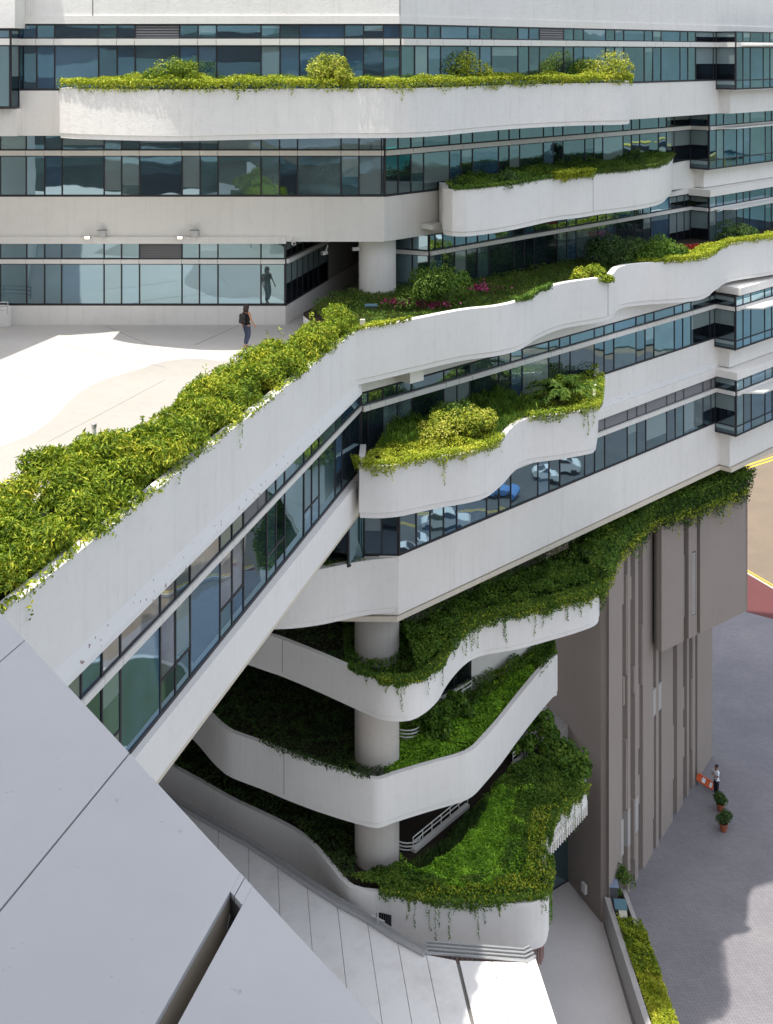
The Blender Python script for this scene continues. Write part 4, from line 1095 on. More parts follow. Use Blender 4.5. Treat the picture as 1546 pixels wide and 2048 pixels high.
box_thing('utility_box', 'dark utility box with grey blue lid in the planter nearest the tower', 'utility box', P(1226, 1778, -40.0), (.1, 1), .55, .42, -40.75, -39.75, 'dark_steel', M['blue_lid'])
box_thing('utility_box', 'wide utility box with blue green lid amid planter shrubs', 'utility box', P(1241, 1812, -40.1), (.1, 1), .62, .5, -40.75, -40.05, 'dark_steel', M['teal_lid'])
box_thing('utility_box', 'small cream utility box in front of the blue green lidded one', 'utility box', P(1246, 1833, -40.2), (.1, 1), .4, .3, -40.75, -40.1, 'cream', M['cream'])

# ================================================================ FIXTURES ON THE BUILDING
m = mat('lit_lamp_face', (1, .9, .7)); m.node_tree.nodes['Principled BSDF'].inputs['Emission Color'].default_value = (1, .86, .6, 1); m.node_tree.nodes['Principled BSDF'].inputs['Emission Strength'].default_value = 1.1
M['lit'] = m
WY = 50.93
for i, (u, lab) in enumerate(((178, 'left one of two lit floodlights under the white wall above the courtyard glass'), (362, 'right one of two lit floodlights under the white wall above the courtyard glass'))):
    x = (u - U0) / FOC * WY; z = zat(473, WY)
    t = thing('floodlight', lab, 'floodlight', (x, WY, z + H), 'floodlights above the courtyard')
    MB().obox((x, WY - .22), (1, 0), .27, .18, z - .08, z + .08).build('housing', M['steel'], t, bevel=.02)
    MB().obox((x, WY - .32), (1, 0), .20, .02, z - .055, z + .055).build('lens', M['lit'], t)
    MB().obox((x, WY - .06), (1, 0), .06, .14, z - .03, z + .03).build('bracket', M['steel'], t)
    x2 = (u + 28 - U0) / FOC * WY; z2 = zat(465, WY)
    t = thing('junction_box', ('grey junction box right of the left floodlight' if i == 0 else 'grey junction box right of the right floodlight'), 'junction box', (x2, WY, z2 + H), 'junction boxes above the courtyard')
    MB().obox((x2, WY - .08), (1, 0), .30, .15, z2 - .15, z2 + .15).build('cabinet', M['steel'], t, bevel=.015)
    MB().obox((x2, WY - .05), (1, 0), .10, .09, z2 - .30, z2 - .171).build('conduit_stub', M['alu'], t)
    MB().obox((x2, WY - .19), (1, 0), .44, .02, z2 + .11, z2 + .13).build('bracket', M['frame'], t)
def cctv(label, c, z, dx, dy):
    t = thing('security_camera', label, 'security camera', (c[0], c[1], z + H))
    d = Vector((dx, dy)).normalized()
    MB().obox(c, d, .34, .15, z - .07, z + .08).build('housing', M['alu'], t, bevel=.02)
    MB().obox(Vector(c) + d * .18, d, .02, .09, z - .04, z + .05).build('lens', M['frame'], t)
    MB().tube([(c[0] - d.x * .1, c[1] - d.y * .1, z + H + .05), (c[0] - d.x * .25, c[1] - d.y * .25, z + H + .3)], .03, 6).build('bracket', M['alu'], t)
    return t
cctv('small white camera under the white wall at the end of the courtyard glass', ((587 - U0) / FOC * 50.85, 50.85), zat(486, 50.85), .2, -1)
cctv('cream camera on a bent arm by the dark breezeway glass', ((649 - U0) / FOC * 52, 52), zat(506, 52), -.6, -1)
cctv('pale box camera fixed beside the white round column', ((712 - U0) / FOC * 52.2, 52.2), zat(498, 52.2), -1, -.4)
# low rails between breezeway and terrace bed
r = MB(); a, b = Vector((-2.4, 49.0)), Vector((-1.15, 53.5))
for zz in (.35, .6, .85): r.tube([(*a, CF + zz + H), (*b, CF + zz + H)], .045, 6)
for k in range(4):
    q = a + (b - a) * k / 3; r.tube([(*q, CF + H), (*q, CF + .88 + H)], .03, 6)
r.build('handrail', M['alu'], B)

# ================================================================ PLANTS
def sfrac(line, u):
    k = 400; a = np.array(resample(line, k)); uu = U0 + FOC * a[:, 0] / a[:, 1]
    return float(np.argmin(np.abs(uu - u))) / (k - 1)
# --- hedge on the wing
hp, hn = [], []
hcl = []; Y = 15.0
while Y < 43.6:
    w = np.interp(Y, [15, 24, 28, 31, 36, 43.4], [2.9, 2.7, 2.5, 1.95, 1.6, 1.45])
    nrow = max(1, int(round((w - .35) / .8)))
    for q in range(nrow):
        off = .62 + q * .82 + random.uniform(-.14, .14)
        rr = random.uniform(.60, .82); x, y = Wpt(Y + random.uniform(-.3, .3) + .5 * (q % 2), -off)
        top = -9.02 + (.10 if q else -.12) + random.gauss(0, .13) - (.30 if q == nrow - 1 and q else 0) + (.12 if Y > 41.5 else 0)
        for s_ in range(10):
            d = Vector((random.gauss(0, 1), random.gauss(0, 1.2), random.gauss(.1, .8))).normalized()
            k = random.uniform(.35, .62)
            hcl.append((x + d.x * rr * k, y + d.y * rr * k, top - rr * .85 + d.z * rr * k * 1.0, rr * random.uniform(.40, .56)))
        hcl.append((x, y, top - rr * .75, rr * .6))
    Y += .82
NL = int(185000 / len(hcl))
for x, y, z, rr in hcl:
    p, n = clump_points((x, y, z + H), (rr, rr, rr * .9), NL)
    hp.append(p); hn.append(n)
for x, y, z, rr in random.sample(hcl, 90):               # upright young shoots above the clipped mass
    k = 9; hgt = random.uniform(.25, .6); lx, ly = random.gauss(0, .1), random.gauss(0, .1)
    q = np.array([(x + lx * i / k + random.gauss(0, .035), y + ly * i / k + random.gauss(0, .035), z + H + rr * .8 + hgt * i / k) for i in range(k)])
    hp.append(q); hn.append(np.tile([.2, -.3, .8], (k, 1)) + RNG.normal(0, .3, (k, 3)))
p = np.concatenate(hp); n = np.concatenate(hn)
# keep the leaves behind the parapet unless they spill over its top
offs = (p[:, 0] - WX0 - WK * p[:, 1]) / math.hypot(1, WK)
keep = ~((offs > -.27) & (p[:, 2] < -9.93 + H)) & (offs < .22)
p, n = p[keep], n[keep]
hd = thing('hedge', 'tall leafy yellow green hedge running along the wing parapet beside the courtyard', 'hedge', (-7, 30, CF + H))
c = Vector((-7, 30, CF + H))
link('crown', leaf_mesh('crown', p - np.array(c), n, .15, .27, .6, droop=.35), LF['hedge'], hd, Vector((0, 0, 0)))
br_ = MB()
for x, y, z, rr in hcl[::7]: br_.tube([(x + random.uniform(-.2, .2), y, CF + H), (x, y, z + H - .1)], .03, 5, .01)
br_.build('branches', M['bark'], hd, kind='stuff')
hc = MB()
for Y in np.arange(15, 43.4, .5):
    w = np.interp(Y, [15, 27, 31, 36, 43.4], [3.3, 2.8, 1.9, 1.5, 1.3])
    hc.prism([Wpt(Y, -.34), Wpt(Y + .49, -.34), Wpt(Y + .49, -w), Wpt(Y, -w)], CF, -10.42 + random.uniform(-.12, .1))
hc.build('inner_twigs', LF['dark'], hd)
wl_ = [Wpt(y) for y in np.linspace(17, 43.3, 80)]
cover('ground_cover', 'lime creeper spilling over the white rim in front of the hedge', [drape_points(wl_, -10.0, 2000, .10, .34, 0, 1, 1, 1.1, .46, .20), vines(wl_, -10.0, [(.58, .75), (.585, .5), (.44, .35), (.16, .5), (.2, .6), (.32, .4), (.7, .3)])], .095, .5, LF['hedge'], .6)
inr = [Wpt(y, -2.2 - .25 * math.sin(y)) for y in np.linspace(19, 33, 30)]
inr2 = [Wpt(y, -3.0 - .3 * math.sin(y * .8) - (.5 if 24 < y < 29 else 0)) for y in np.linspace(19, 33.5, 30)]
cover('ground_cover', 'fine leaved low planting on the courtyard side of the hedge', [bed_points(inr, inr2, CF + .35, 12000, .95, -.6, 1, freq=1.2)], .085, .34, LF['hedge'], .5)
# --- planter A
cover('ground_cover', 'yellow lime planting trailing over the rim of the highest planter', [bed_points(plA, inA, -1.50, 34000, .66, .0, .75, sfrac(plA, 122), sfrac(plA, 1268), 1.0), drape_points(plA, -1.42, 8500, .20, .40, sfrac(plA, 120), sfrac(plA, 1268), 1, .8, .30, .40),
      vines(plA, -1.42, [(.2, .3), (.27, .5), (.46, .6), (.52, .4), (.61, .35), (.7, .3), (.33, .35)])], .105, .46, LF['lime'], .55)
for (u, Y, rx, h, mt, lab) in ((345, 46.6, .95, 1.4, 'hedge', 'spiky bright green bush standing left in the highest planter'), (662, 47.9, .95, 1.5, 'variegated', 'rounded yellow flecked bush near the middle of the highest planter'),
                           (932, 51.8, 1.05, 1.6, 'lime', 'lime bush in the highest planter before the corner glass'), (1212, 57.2, 1.4, 1.6, 'variegated', 'broad yellow bush at the right tip of the highest planter'), (1150, 57.8, 1.2, 1.5, 'mid', 'olive green bush behind the broad yellow bush')):
    shrub('shrub', lab, ((u - U0) / FOC * Y, Y, -1.6), rx, rx * .9, h, LF[mt], .12, 3000)
# --- planter B
sB = sfrac(plB, 1160)
cover('ground_cover', 'dark green bushy ground cover along the second planter', [bed_points(plB, inB, -6.05, 20000, .75, .04, .98, .10, .93, 1.1), drape_points(plB, -5.78, 2600, .15, .25, .12, .9, 1, 1.2, .45, .22)], .11, .36, LF['mid'], .55)
cover('ground_cover', 'pale grassy tufts in the right part of the second planter', [bed_points(plB, inB, -5.9, 4200, .5, .0, .6, .55, .96, 1.2), drape_points(plB, -5.78, 1500, .2, .3, .55, .97, 1, 1.5, .4, .25)], .15, .14, LF['grass'], .6)
cover('ground_cover', 'bright lime creeper patch hanging over the second planter rim', [drape_points(plB, -5.78, 1800, .35, .45, sB - .075, sB + .035, 1, 1.3, .2, .34), bed_points(plB, inB, -5.75, 1500, .35, .0, .22, sB - .07, sB + .03)], .12, .42, LF['lime'], .55)
for u, Y, rx, h, lab in ((1010, 52.6, .9, .95, 'dark leafy bush against the second row glass at the planter start'), (1265, 60.0, .7, 1.3, 'tall thin dark bush by the far glass of the second planter')):
    shrub('shrub', lab, ((u - U0) / FOC * Y, Y, -6.1), rx, rx * .8, h, LF['dark'], .12, 1500)
# --- terrace C
s_ = lambda u: sfrac(plC, u)
cover('ground_cover', 'rough green grass on the wide third terrace', [bed_points(plC, inC, -10.6, 26000, .34, .03, .9, .01, s_(1300), 1.0)], .20, .09, LF['grass'], .75, stretch=np.array([0, 0, 1.0]))
cover('ground_cover', 'low mid green plants through the third terrace grass', [bed_points(plC, inC, -10.6, 15000, .36, .1, .98, .02, s_(1400), 1.4), drape_points(plC, -10.0, 1500, .2, .4, s_(1030), s_(1100), 1, 1.4, .25, .2)], .11, .42, LF['mid'], .6)
cover('ground_cover', 'lime creeper edging the third terrace rim at far right', [bed_points(plC, inC, -10.25, 8500, .42, .0, .24, s_(1310), s_(1600), 1.0), drape_points(plC, -10.0, 4500, .25, .3, s_(1325), s_(1620), 1, 1.3, .3, .32)], .12, .44, LF['lime'], .55)
cover('ground_cover', 'lime creeper at the wing corner of the third terrace', [bed_points(plC, inC, -10.25, 2600, .3, .0, .12, 0.0, s_(800), 1.6), drape_points(plC, -10.0, 900, .12, .2, 0, s_(820), 1, 1.5, .5, .16)], .10, .44, LF['lime'], .55)
for u, v, Y, rx, h, mt, lab in ((845, 605, 48.6, 1.05, 1.75, 'shrub', 'rounded green bush left of its twin on the third terrace'), (893, 598, 49.6, 1.15, 1.85, 'mid', 'darker green bush right of its twin on the third terrace'), (1183, 553, 53.8, .85, 1.0, 'hedge', 'bright yellow green bush at the third terrace rim'),
                            (1222, 515, 58.5, 1.25, 1.9, 'dark', 'very dark bush against the third row glass'), (1295, 517, 58.6, 1.1, 1.35, 'mid', 'left bush of the far pair on the third terrace'), (1335, 512, 59.6, 1.1, 1.4, 'mid', 'right bush of the far pair on the third terrace'), (1470, 470, 65.5, 1.3, 1.3, 'dark', 'dark bush before the bay glass at the right edge')):
    shrub('shrub', lab, ((u - U0) / FOC * Y, Y, -10.55), rx, rx * .9, h, LF[mt], .13, 3400)
for u, v, mt, lab, nn_ in ((805, 606, 'pink', 'pink flowers beside the white column on the third terrace', 160), (866, 610, 'pink', 'pink flowers in front of the twin bushes', 220), (948, 578, 'pink', 'row of pink flowers by the third row glass', 260), (1392, 495, 'red', 'red flowers between the far bushes and lime creeper', 300)):
    x, y = P(u, v, -10.3); q = np.c_[RNG.normal(x, .45, nn_), RNG.normal(y, .3, nn_), RNG.normal(-10.25 + H, .06, nn_)]
    cover('flower_patch', lab, [(q, np.tile([0, 0, 1.0], (nn_, 1)))], .11, .8, LF[mt], .6, cat='flowers')
t = thing('ground_light', 'flat green topped ground light in the third terrace grass', 'light', (*P(742, 614, -10.4), -10.6 + H))
MB().obox(P(742, 614, -10.35), (1, .1), .52, .3, -10.32, -10.24).build('lid', M['teal_lid'], t, bevel=.02); MB().obox(P(742, 614, -10.35), (1, .1), .3, .2, -10.62, -10.322).build('body', M['dark_steel'], t)
t = thing('spike_light', 'small cream spike light at the corner of hedge and terrace rim', 'light', (*P(725, 648, -10.0), -10.3 + H))
q = P(725, 652, -9.95); MB().obox(q, (1, .2), .18, .14, -9.95, -9.70).build('lamp_head', M['cream'], t, bevel=.02); MB().tube([(*q, -10.5 + H), (*q, -9.95 + H)], .025, 6).build('stem', M['dark_steel'], t)
q = P(188, 858, -9.9); t = thing('bollard_light', 'grey bollard light standing in the low planting by the hedge', 'light', (*q, CF + H))
MB().lathe(q, [(.06, CF + H), (.06, -9.85 + H)], 14).build('post', M['alu'], t, smooth=True); MB().lathe(q, [(.07, -9.848 + H), (.07, -9.76 + H), (.03, -9.74 + H)], 14).build('lamp_cap', M['steel'], t, smooth=True)
# --- planter D
s_ = lambda u: sfrac(plD, u)
cover('ground_cover', 'yellow lime creeper tumbling over the left rim of the mid height planter', [bed_points(plD, inD, -14.75, 9000, .55, .02, .6, s_(722), s_(1000), 1.3), drape_points(plD, -14.6, 4200, .28, .62, s_(716), s_(1000), 1, 1.4, .34, .30), vines(plD, -14.6, [(s_(u), l) for u, l in ((750, .5), (788, .6), (884, .75), (890, 1.1), (975, .4), (930, .6), (1000, .6))])], .085, .5, LF['lime'], .6)
cover('ground_cover', 'lime creeper hanging over the right rim of the mid height planter', [bed_points(plD, inD, -14.75, 6500, .45, .0, .85, s_(1025), 1.0, 1.3), drape_points(plD, -14.6, 3600, .30, .55, s_(1055), .92, 1, 1.4, .2, .30), vines(plD, -14.6, [(s_(u), l) for u, l in ((1090, .4), (1120, .35), (1165, .8), (1176, 1.1), (1186, .8))])], .09, .5, LF['hedge'], .6)
cover('ground_cover', 'tall dark green spear leaves at the back of the mid height planter', [bed_points(plD, inD, -14.7, 6500, .9, .35, .98, s_(730), s_(1060), 1.6), bed_points(plD, inD, -14.7, 3500, .6, .02, .98, s_(990), s_(1085), 1.6)], .24, .10, LF['mid'], .7, stretch=np.array([0, 0, 1.0]))
for u, v, Y, rx, h, mt, n_, lab in ((882, 880, 44.7, .98, 1.35, 'variegated', 4200, 'yellow variegated bush left of the pair in the mid height planter'), (942, 872, 45.5, 1.0, 1.35, 'variegated', 4200, 'yellow variegated bush right of the pair in the mid height planter'), (905, 850, 46.0, .95, 1.45, 'shrub', 2600, 'green bush behind the two yellow variegated bushes'), (1165, 800, 50.0, .75, .8, 'hedge', 1800, 'low light green bush at the right end of the mid height planter')):
    shrub('shrub', lab, ((u - U0) / FOC * Y, Y, -14.8), rx, rx * .85, h, LF[mt], .095, n_, aspect=.5)
def palm(name, label, loc, n, ln, m, cat='fern', leaflets=22):
    x, y, z = loc; t = thing(name, label, cat, (x, y, z + H))
    P_, N_, S_ = [], [], []
    for i in range(n):
        w = 2 * math.pi * i / n + random.uniform(-.3, .3); el = random.uniform(.7, 1.4); l = ln * random.uniform(.7, 1.1)
        for j in range(leaflets):
            k = j / leaflets; r_ = l * k * math.cos(el) * (1 + .3 * k); zz = l * k * math.sin(el) - l * .62 * k * k
            for sgn in (-1, 1):
                o = .11 * (1 - .6 * abs(k - .4)) * sgn
                P_.append((r_ * math.cos(w) - o * math.sin(w), r_ * math.sin(w) + o * math.cos(w), zz + .1)); N_.append((0, 0, 1))
                S_.append((-math.sin(w) * sgn + math.cos(w) * .6, math.cos(w) * sgn + math.sin(w) * .6, -.25))
    S_ = np.array(S_); S_ /= np.linalg.norm(S_, axis=1)[:, None]
    link('frond', leaf_mesh('frond', np.array(P_), np.array(N_, float), .30, .17, .25, stretch=S_), m, t, Vector((0, 0, 0)))
    MB().tube([(x, y, z + H - .1), (x, y, z + H + .25)], .07, 7).build('stem', M['bark'], t)
palm('fern', 'large arching palm leaved fern at the back of the mid height planter', ((1122 - U0) / FOC * 49.7, 49.7, -14.4), 34, 2.1, LF['shrub'], leaflets=34)
palm('fern', 'smaller dark fern beside the large arching fern', ((1070 - U0) / FOC * 49.6, 49.6, -14.7), 14, .95, LF['mid'])
# --- terrace E left
cover('ground_cover', 'sparse dark creeper behind the white parapet under the wing', [bed_points(plE, inE, -19.75, 4500, .3, .05, .8, .3, .93, 1.6)], .10, .5, LF['mid'], .6)
cover('ground_cover', 'reddish dry leaves among the creeper under the wing', [bed_points(plE, inE, -19.72, 900, .2, .05, .8, .4, .9, 1.6)], .09, .5, LF['brown'], .6)
# --- terrace F and tower top
s_ = lambda u: sfrac(plF, u)
cover('ground_cover', 'mid green creeper round the column spilling over the upper of the three low terraces', [bed_points(plF, BW, -24.15, 21000, .55, .02, .8, s_(690), 1, 1.2), bed_points(plF, BW, -23.7, 11000, 1.15, .0, .42, s_(835), 1, 1.1), bed_points(plF, BW, -23.9, 5000, 1.5, .3, .7, s_(850), 1, .9), drape_points(plF, -23.6, 5200, .32, .5, s_(760), s_(900), 1, 1.2, .28, .26), drape_points(plF, -23.6, 9500, .45, .75, s_(900), 1, 1, 1.1, .2, .45), drape_points(plF, -23.6, 800, .16, .35, s_(700), s_(760), 1, 1.5, .35, .2),
    vines(plF, -23.6, [(s_(u), l) for u, l in ((735, .45), (777, .5), (800, .6), (868, .6), (905, .8), (960, .6), (1010, .9), (1060, .6), (1100, .7), (1150, .6), (1172, .5))])], .115, .46, LF['mid'], .6)
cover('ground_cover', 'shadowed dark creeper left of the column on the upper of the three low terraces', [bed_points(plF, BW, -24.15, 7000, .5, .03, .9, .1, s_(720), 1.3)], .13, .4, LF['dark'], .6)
cover('ground_cover', 'lime tips along the rim of the upper of the three low terraces', [drape_points(plF, -23.55, 2600, .5, .85, s_(905), 1, 1, 1.3, .3, .40), drape_points(plF, -23.6, 700, .35, .55, s_(770), s_(890), 1, 1.5, .4, .25)], .10, .48, LF['lime'], .6)
tO = [(9.2, 53.0), (10.0, 55.2), tuple(Pf(1232, .1)), tuple(Pf(1290, .1)), tuple(Pu(1330, .1)), tuple(Pu(1410, .1)), tuple(Pu(1494, .1))]
tI = [(8.4, 56.5), (10.2, 60.5), (12.0, 63), (14.5, 66), (16.5, 68), (18.2, 69.0), (20.4, 70.2)]
cover('ground_cover', 'dense dark green shrubs spilling over the top of the taupe tower', [bed_points(tO, tI, -23.85, 30000, 1.25, .0, .9, 0, 1, .8), drape_points(tO, -23.7, 15000, .55, 1.9, 0, 1, 1, .9, .0, .9)], .15, .40, LF['dark'], .6)
cover('ground_cover', 'mid green foliage masses over the tower edge', [drape_points(tO, -23.5, 11000, .75, 1.9, 0, 1, 1, .7, .22, .9), bed_points(tO, tI, -23.2, 6000, .8, .0, .5, 0, .9, .7)], .14, .42, LF['mid'], .6)
cover('ground_cover', 'yellow green leaf tips at the lower fringe of the tower shrubs', [drape_points(tO, -24.0, 2600, .8, 1.5, 0, .97, 1, 1.2, .3, .5), vines(tO, -24.4, [(.25, .9), (.5, 1.0), (.66, .8), (.86, 1.0), (.9, .8)])], .12, .46, LF['lime'], .6)
x, y = Pu(1450, -1.8); cover('ground_cover', 'reddish shrub patch under the last bay on the tower top', [clump_points((x - 1.0, y, -23.2 + H), (1.2, .8, .5), 1300)], .12, .4, LF['brown'], .6)
# --- terrace G
s_ = lambda u: sfrac(plG, u)
cover('ground_cover', 'bright green carpet of plants right of the column on the middle low terrace', [bed_points(plG, BWG, -28.4, 24000, .42, .03, .75, s_(772), 1, 1.6)], .105, .55, LF['green'], .5)
cover('ground_cover', 'mid green plants along the back of the middle low terrace', [bed_points(plG, BWG, -28.4, 9000, .7, .55, .97, s_(760), 1, 1.3), bed_points(plG, BWG, -28.4, 2500, .6, .0, .9, .93, 1, 1.3)], .13, .42, LF['mid'], .6)
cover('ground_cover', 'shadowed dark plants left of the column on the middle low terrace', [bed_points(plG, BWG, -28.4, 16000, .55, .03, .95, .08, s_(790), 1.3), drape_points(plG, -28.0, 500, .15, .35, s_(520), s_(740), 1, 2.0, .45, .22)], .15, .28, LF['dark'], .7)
for u, v, lab in ((865, 1462, 'round leaved dark bush at the back of the middle low terrace, left one'), (905, 1432, 'round leaved dark bush at the back of the middle low terrace, right one')):
    x, y = P(u, v, -28.2); shrub('shrub', lab, (x, y, -28.4), .75, .7, 1.15, LF['mid'], .17, 1100, aspect=.75)
# --- terrace H
s_ = lambda u: sfrac(plH, u)
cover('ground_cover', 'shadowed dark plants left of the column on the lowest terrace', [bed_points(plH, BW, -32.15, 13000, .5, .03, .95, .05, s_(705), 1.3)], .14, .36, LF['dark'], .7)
sR = 0.70
hp_ = trace(-32.0, [(700, 1770), (760, 1790), (871, 1812), (985, 1812), (1092, 1800), (1100, 1760), (1092, 1690), (1105, 1640), (1172, 1580)])
hi_ = trace(-31.6, [(720, 1735), (800, 1728), (842, 1706), (880, 1678), (925, 1636), (960, 1600), (985, 1572), (1020, 1530), (1075, 1500)])
gm_o = trace(-32.0, [(800, 1745), (880, 1775), (960, 1770), (1010, 1720), (1025, 1650), (1035, 1590)])
gm_i = trace(-31.6, [(800, 1742), (845, 1732), (905, 1700), (950, 1655), (970, 1612), (990, 1572)])
cover('ground_cover', 'bright green carpet in the middle of the lowest terrace', [bed_points(gm_o, gm_i, -31.95, 19000, .42, .0, 1.05, 0, 1, 1.7), bed_points(gm_o, gm_i, -31.95, 4500, .46, -.45, .1, 0, 1, 1.2), bed_points(gm_o, gm_i, -31.95, 2200, .46, -.9, -.3, 0, 1, 1.0)], .10, .55, LF['green'], .5)
cover('ground_cover', 'mid green creeper along the rim of the lowest terrace', [bed_points(hp_, gm_o, -31.95, 15000, .48, .0, 1.0, .0, 1, 1.3), bed_points(hp_, hi_, -32.0, 9000, .5, .0, .92, .70, 1, 1.2), bed_points(gm_i, hi_, -32.1, 3000, .3, -.2, .95, 0, .7, 1.5), bed_points(gm_i, hi_, -32.1, 4200, .55, -.2, 1.15, .5, 1, 1.3)], .115, .46, LF['mid'], .6)
rim = hp_[1:]
cover('ground_cover', 'green creeper hanging over the rim of the lowest terrace', [drape_points(rim, -31.9, 4200, .24, .5, 0, .62, 1, 1.1, .3, .28), drape_points(rim, -31.9, 4500, .25, 1.25, .70, 1, 1, 1.6, .35, .3),
     vines(rim, -31.95, [(.09, .5), (.17, .9), (.2, .5), (.29, .8), (.33, .5), (.37, .7), (.43, 1.1), (.46, .6), (.5, 1.5), (.505, 1.3), (.53, 1.65), (.54, 1.7), (.56, 1.8), (.575, 1.6), (.585, 1.7), (.8, 1.4), (.84, 1.3), (.88, 1.5), (.93, 1.4), (.97, 1.3)])], .095, .5, LF['mid'], .6)
cover('ground_cover', 'lime flecked creeper tips around the lowest terrace rim', [drape_points(rim, -31.9, 600, .25, .3, 0, .62, 1, 1.3, .35, .3), bed_points(hp_, gm_o, -31.75, 1500, .35, .0, .5, .2, .85, 1.3), drape_points(rim, -31.9, 700, .3, 1.0, .72, 1, 1, 1.9, .4, .3)], .09, .5, LF['lime'], .6)
for u, v, Y, rx, h, lab in ((1082, 1510, 55.6, .85, 1.55, 'tall large leaved bush by the rail on the lowest terrace'), (1048, 1560, 54.6, .65, .9, 'shorter large leaved bush before the tall one on the lowest terrace'), (1120, 1570, 54.2, 1.0, 1.0, 'dark bush at the tower end of the lowest terrace'), (1146, 1575, 53.0, .75, .9, 'leafy bush over the fin screen at the end of the lowest terrace')):
    shrub('shrub', lab, ((u - U0) / FOC * Y, Y, -32.1), rx, rx * .85, h, LF['mid'], .17, 1500, aspect=.66)
cover('ground_cover', 'dark strap leaves along the white rail of the lowest terrace', [bed_points(gm_i, hi_, -32.05, 4200, .5, .1, 1.0, .02, .75, 1.4)], .30, .10, LF['dark'], .7, stretch=np.array([.3, 0, 1.0]))
rimF = [p for p in plF if U0 + FOC * p[0] / p[1] > 760]
cover('ground_cover', 'loose trailing stems hanging down the upper low parapet', [vines(rimF, -23.55, [(random.uniform(.04, .98), random.choice((.4, .5, .6, .8, 1.0, 1.25))) for k in range(34)])], .10, .5, LF['mid'], .7)
cover('ground_cover', 'loose trailing stems hanging down the lowest parapet', [vines(rim, -31.85, [(random.uniform(.05, .60), random.choice((.4, .5, .7, .9, 1.2, 1.5))) for k in range(22)])], .085, .5, LF['mid'], .7)
# --- ground planter
go, gi = [tuple(gr0), tuple(gr1 + rext)], [tuple(gl0), tuple(gl1 + gext)]
cover('ground_cover', 'yellow green ground cover filling the near part of the long planter', [bed_points(go, gi, -40.6, 12000, .45, -.04, .75, .30, 1, 1.6), drape_points(go, -40.5, 1800, .2, .4, .3, 1, 1, 1.4, .35, .3)], .15, .30, LF['sunny'], .6)
cover('ground_cover', 'darker green plants in the middle of the long planter', [bed_points(go, gi, -40.55, 3600, .65, -.05, .8, .17, .36, 1.5), drape_points(go, -40.4, 500, .25, .35, .16, .36, 1, 1.4, .2, .35)], .13, .42, LF['hedge'], .6)
x, y = P(1236, 1768, -40.2); shrub('shrub', 'loose green bush at the tower end of the long planter', (x, y, -40.7), .75, .7, 1.5, LF['shrub'], .13, 1500)

# ================================================================ THINGS ON THE PLAZA
M['terracotta'] = mat('terracotta', (0.30, 0.09, 0.045), 0.8)
for i, (u, v, lab) in enumerate(((1441, 1622, 'terracotta pot with a bush directly behind the standing man, farther pot'), (1447, 1662, 'terracotta pot with a bush, nearer to the bottom of the photo'))):
    x, y = P(u, v, ZG); t = thing('potted_plant', lab, 'potted plant', (x, y, 0), 'potted plants on the plaza')
    MB().lathe((x, y), [(.15, .004), (.22, .36), (.25, .37), (.25, .43), (.21, .43), (.20, .36)], 20).build('pot', M['terracotta'], t, smooth=True)
    MB().lathe((x, y), [(.205, .36), (.205, .39)], 16).build('soil', M['soil'], t)
    pn = [clump_points((random.uniform(-.2, .2), random.uniform(-.2, .2), .66 + random.uniform(-.12, .2)), (.30, .30, .25), 170) for k in range(6)]
    link('crown', leaf_mesh('crown', np.concatenate([a for a, b in pn]), np.concatenate([b for a, b in pn]), .11, .4, .5), LF['dark'], t, Vector((0, 0, 0)))
    st = MB()
    for k in range(4): st.tube([(x, y, .38), (x + random.uniform(-.2, .2), y + random.uniform(-.2, .2), .9)], .015, 5)
    st.build('stem', M['bark'], t)
M['orange'] = mat('orange_plastic', (0.62, 0.10, 0.025), 0.5); M['white_plastic'] = mat('white_plastic', (0.75, 0.75, 0.75), 0.5)
x, y = P(1413, 1582, ZG)
t = thing('folding_barrier', 'orange and white barrier lying tilted on the paving left of the man', 'barrier', (x, y, 0))
a, b = Vector((x - .42, y + .50, .34)), Vector((x + .28, y - .10, .14))
d = (b - a); up = Vector((.16, .20, .22))
f = MB(); f.tube([a, b], .05, 8); f.tube([a + up, b + up], .05, 8); f.tube([a, a + up], .05, 8); f.tube([b, b + up], .05, 8)
f.v = [tuple(q) for q in f.v]
f.build('frame', M['orange'], t, smooth=True)
for k in range(4):
    p0 = a + d * (k + .12) / 4; p1 = a + d * (k + .88) / 4; s = MB(); th_ = Vector((.02, -.03, .02))
    for q in (p0, p1, p1 + up, p0 + up): s.v.append(tuple(q))
    for q in (p0, p1, p1 + up, p0 + up): s.v.append(tuple(q + th_))
    s.f = [(0, 1, 2, 3), (7, 6, 5, 4), (0, 4, 5, 1), (1, 5, 6, 2), (2, 6, 7, 3), (3, 7, 4, 0)]
    s.build('board', M['orange' if k % 2 == 0 else 'white_plastic'], t)
f = MB(); 
for q in (a, b): f.tube([q, (q.x + .06, q.y + .02, .02)], .03, 6)
f.build('foot', M['dark_steel'], t)

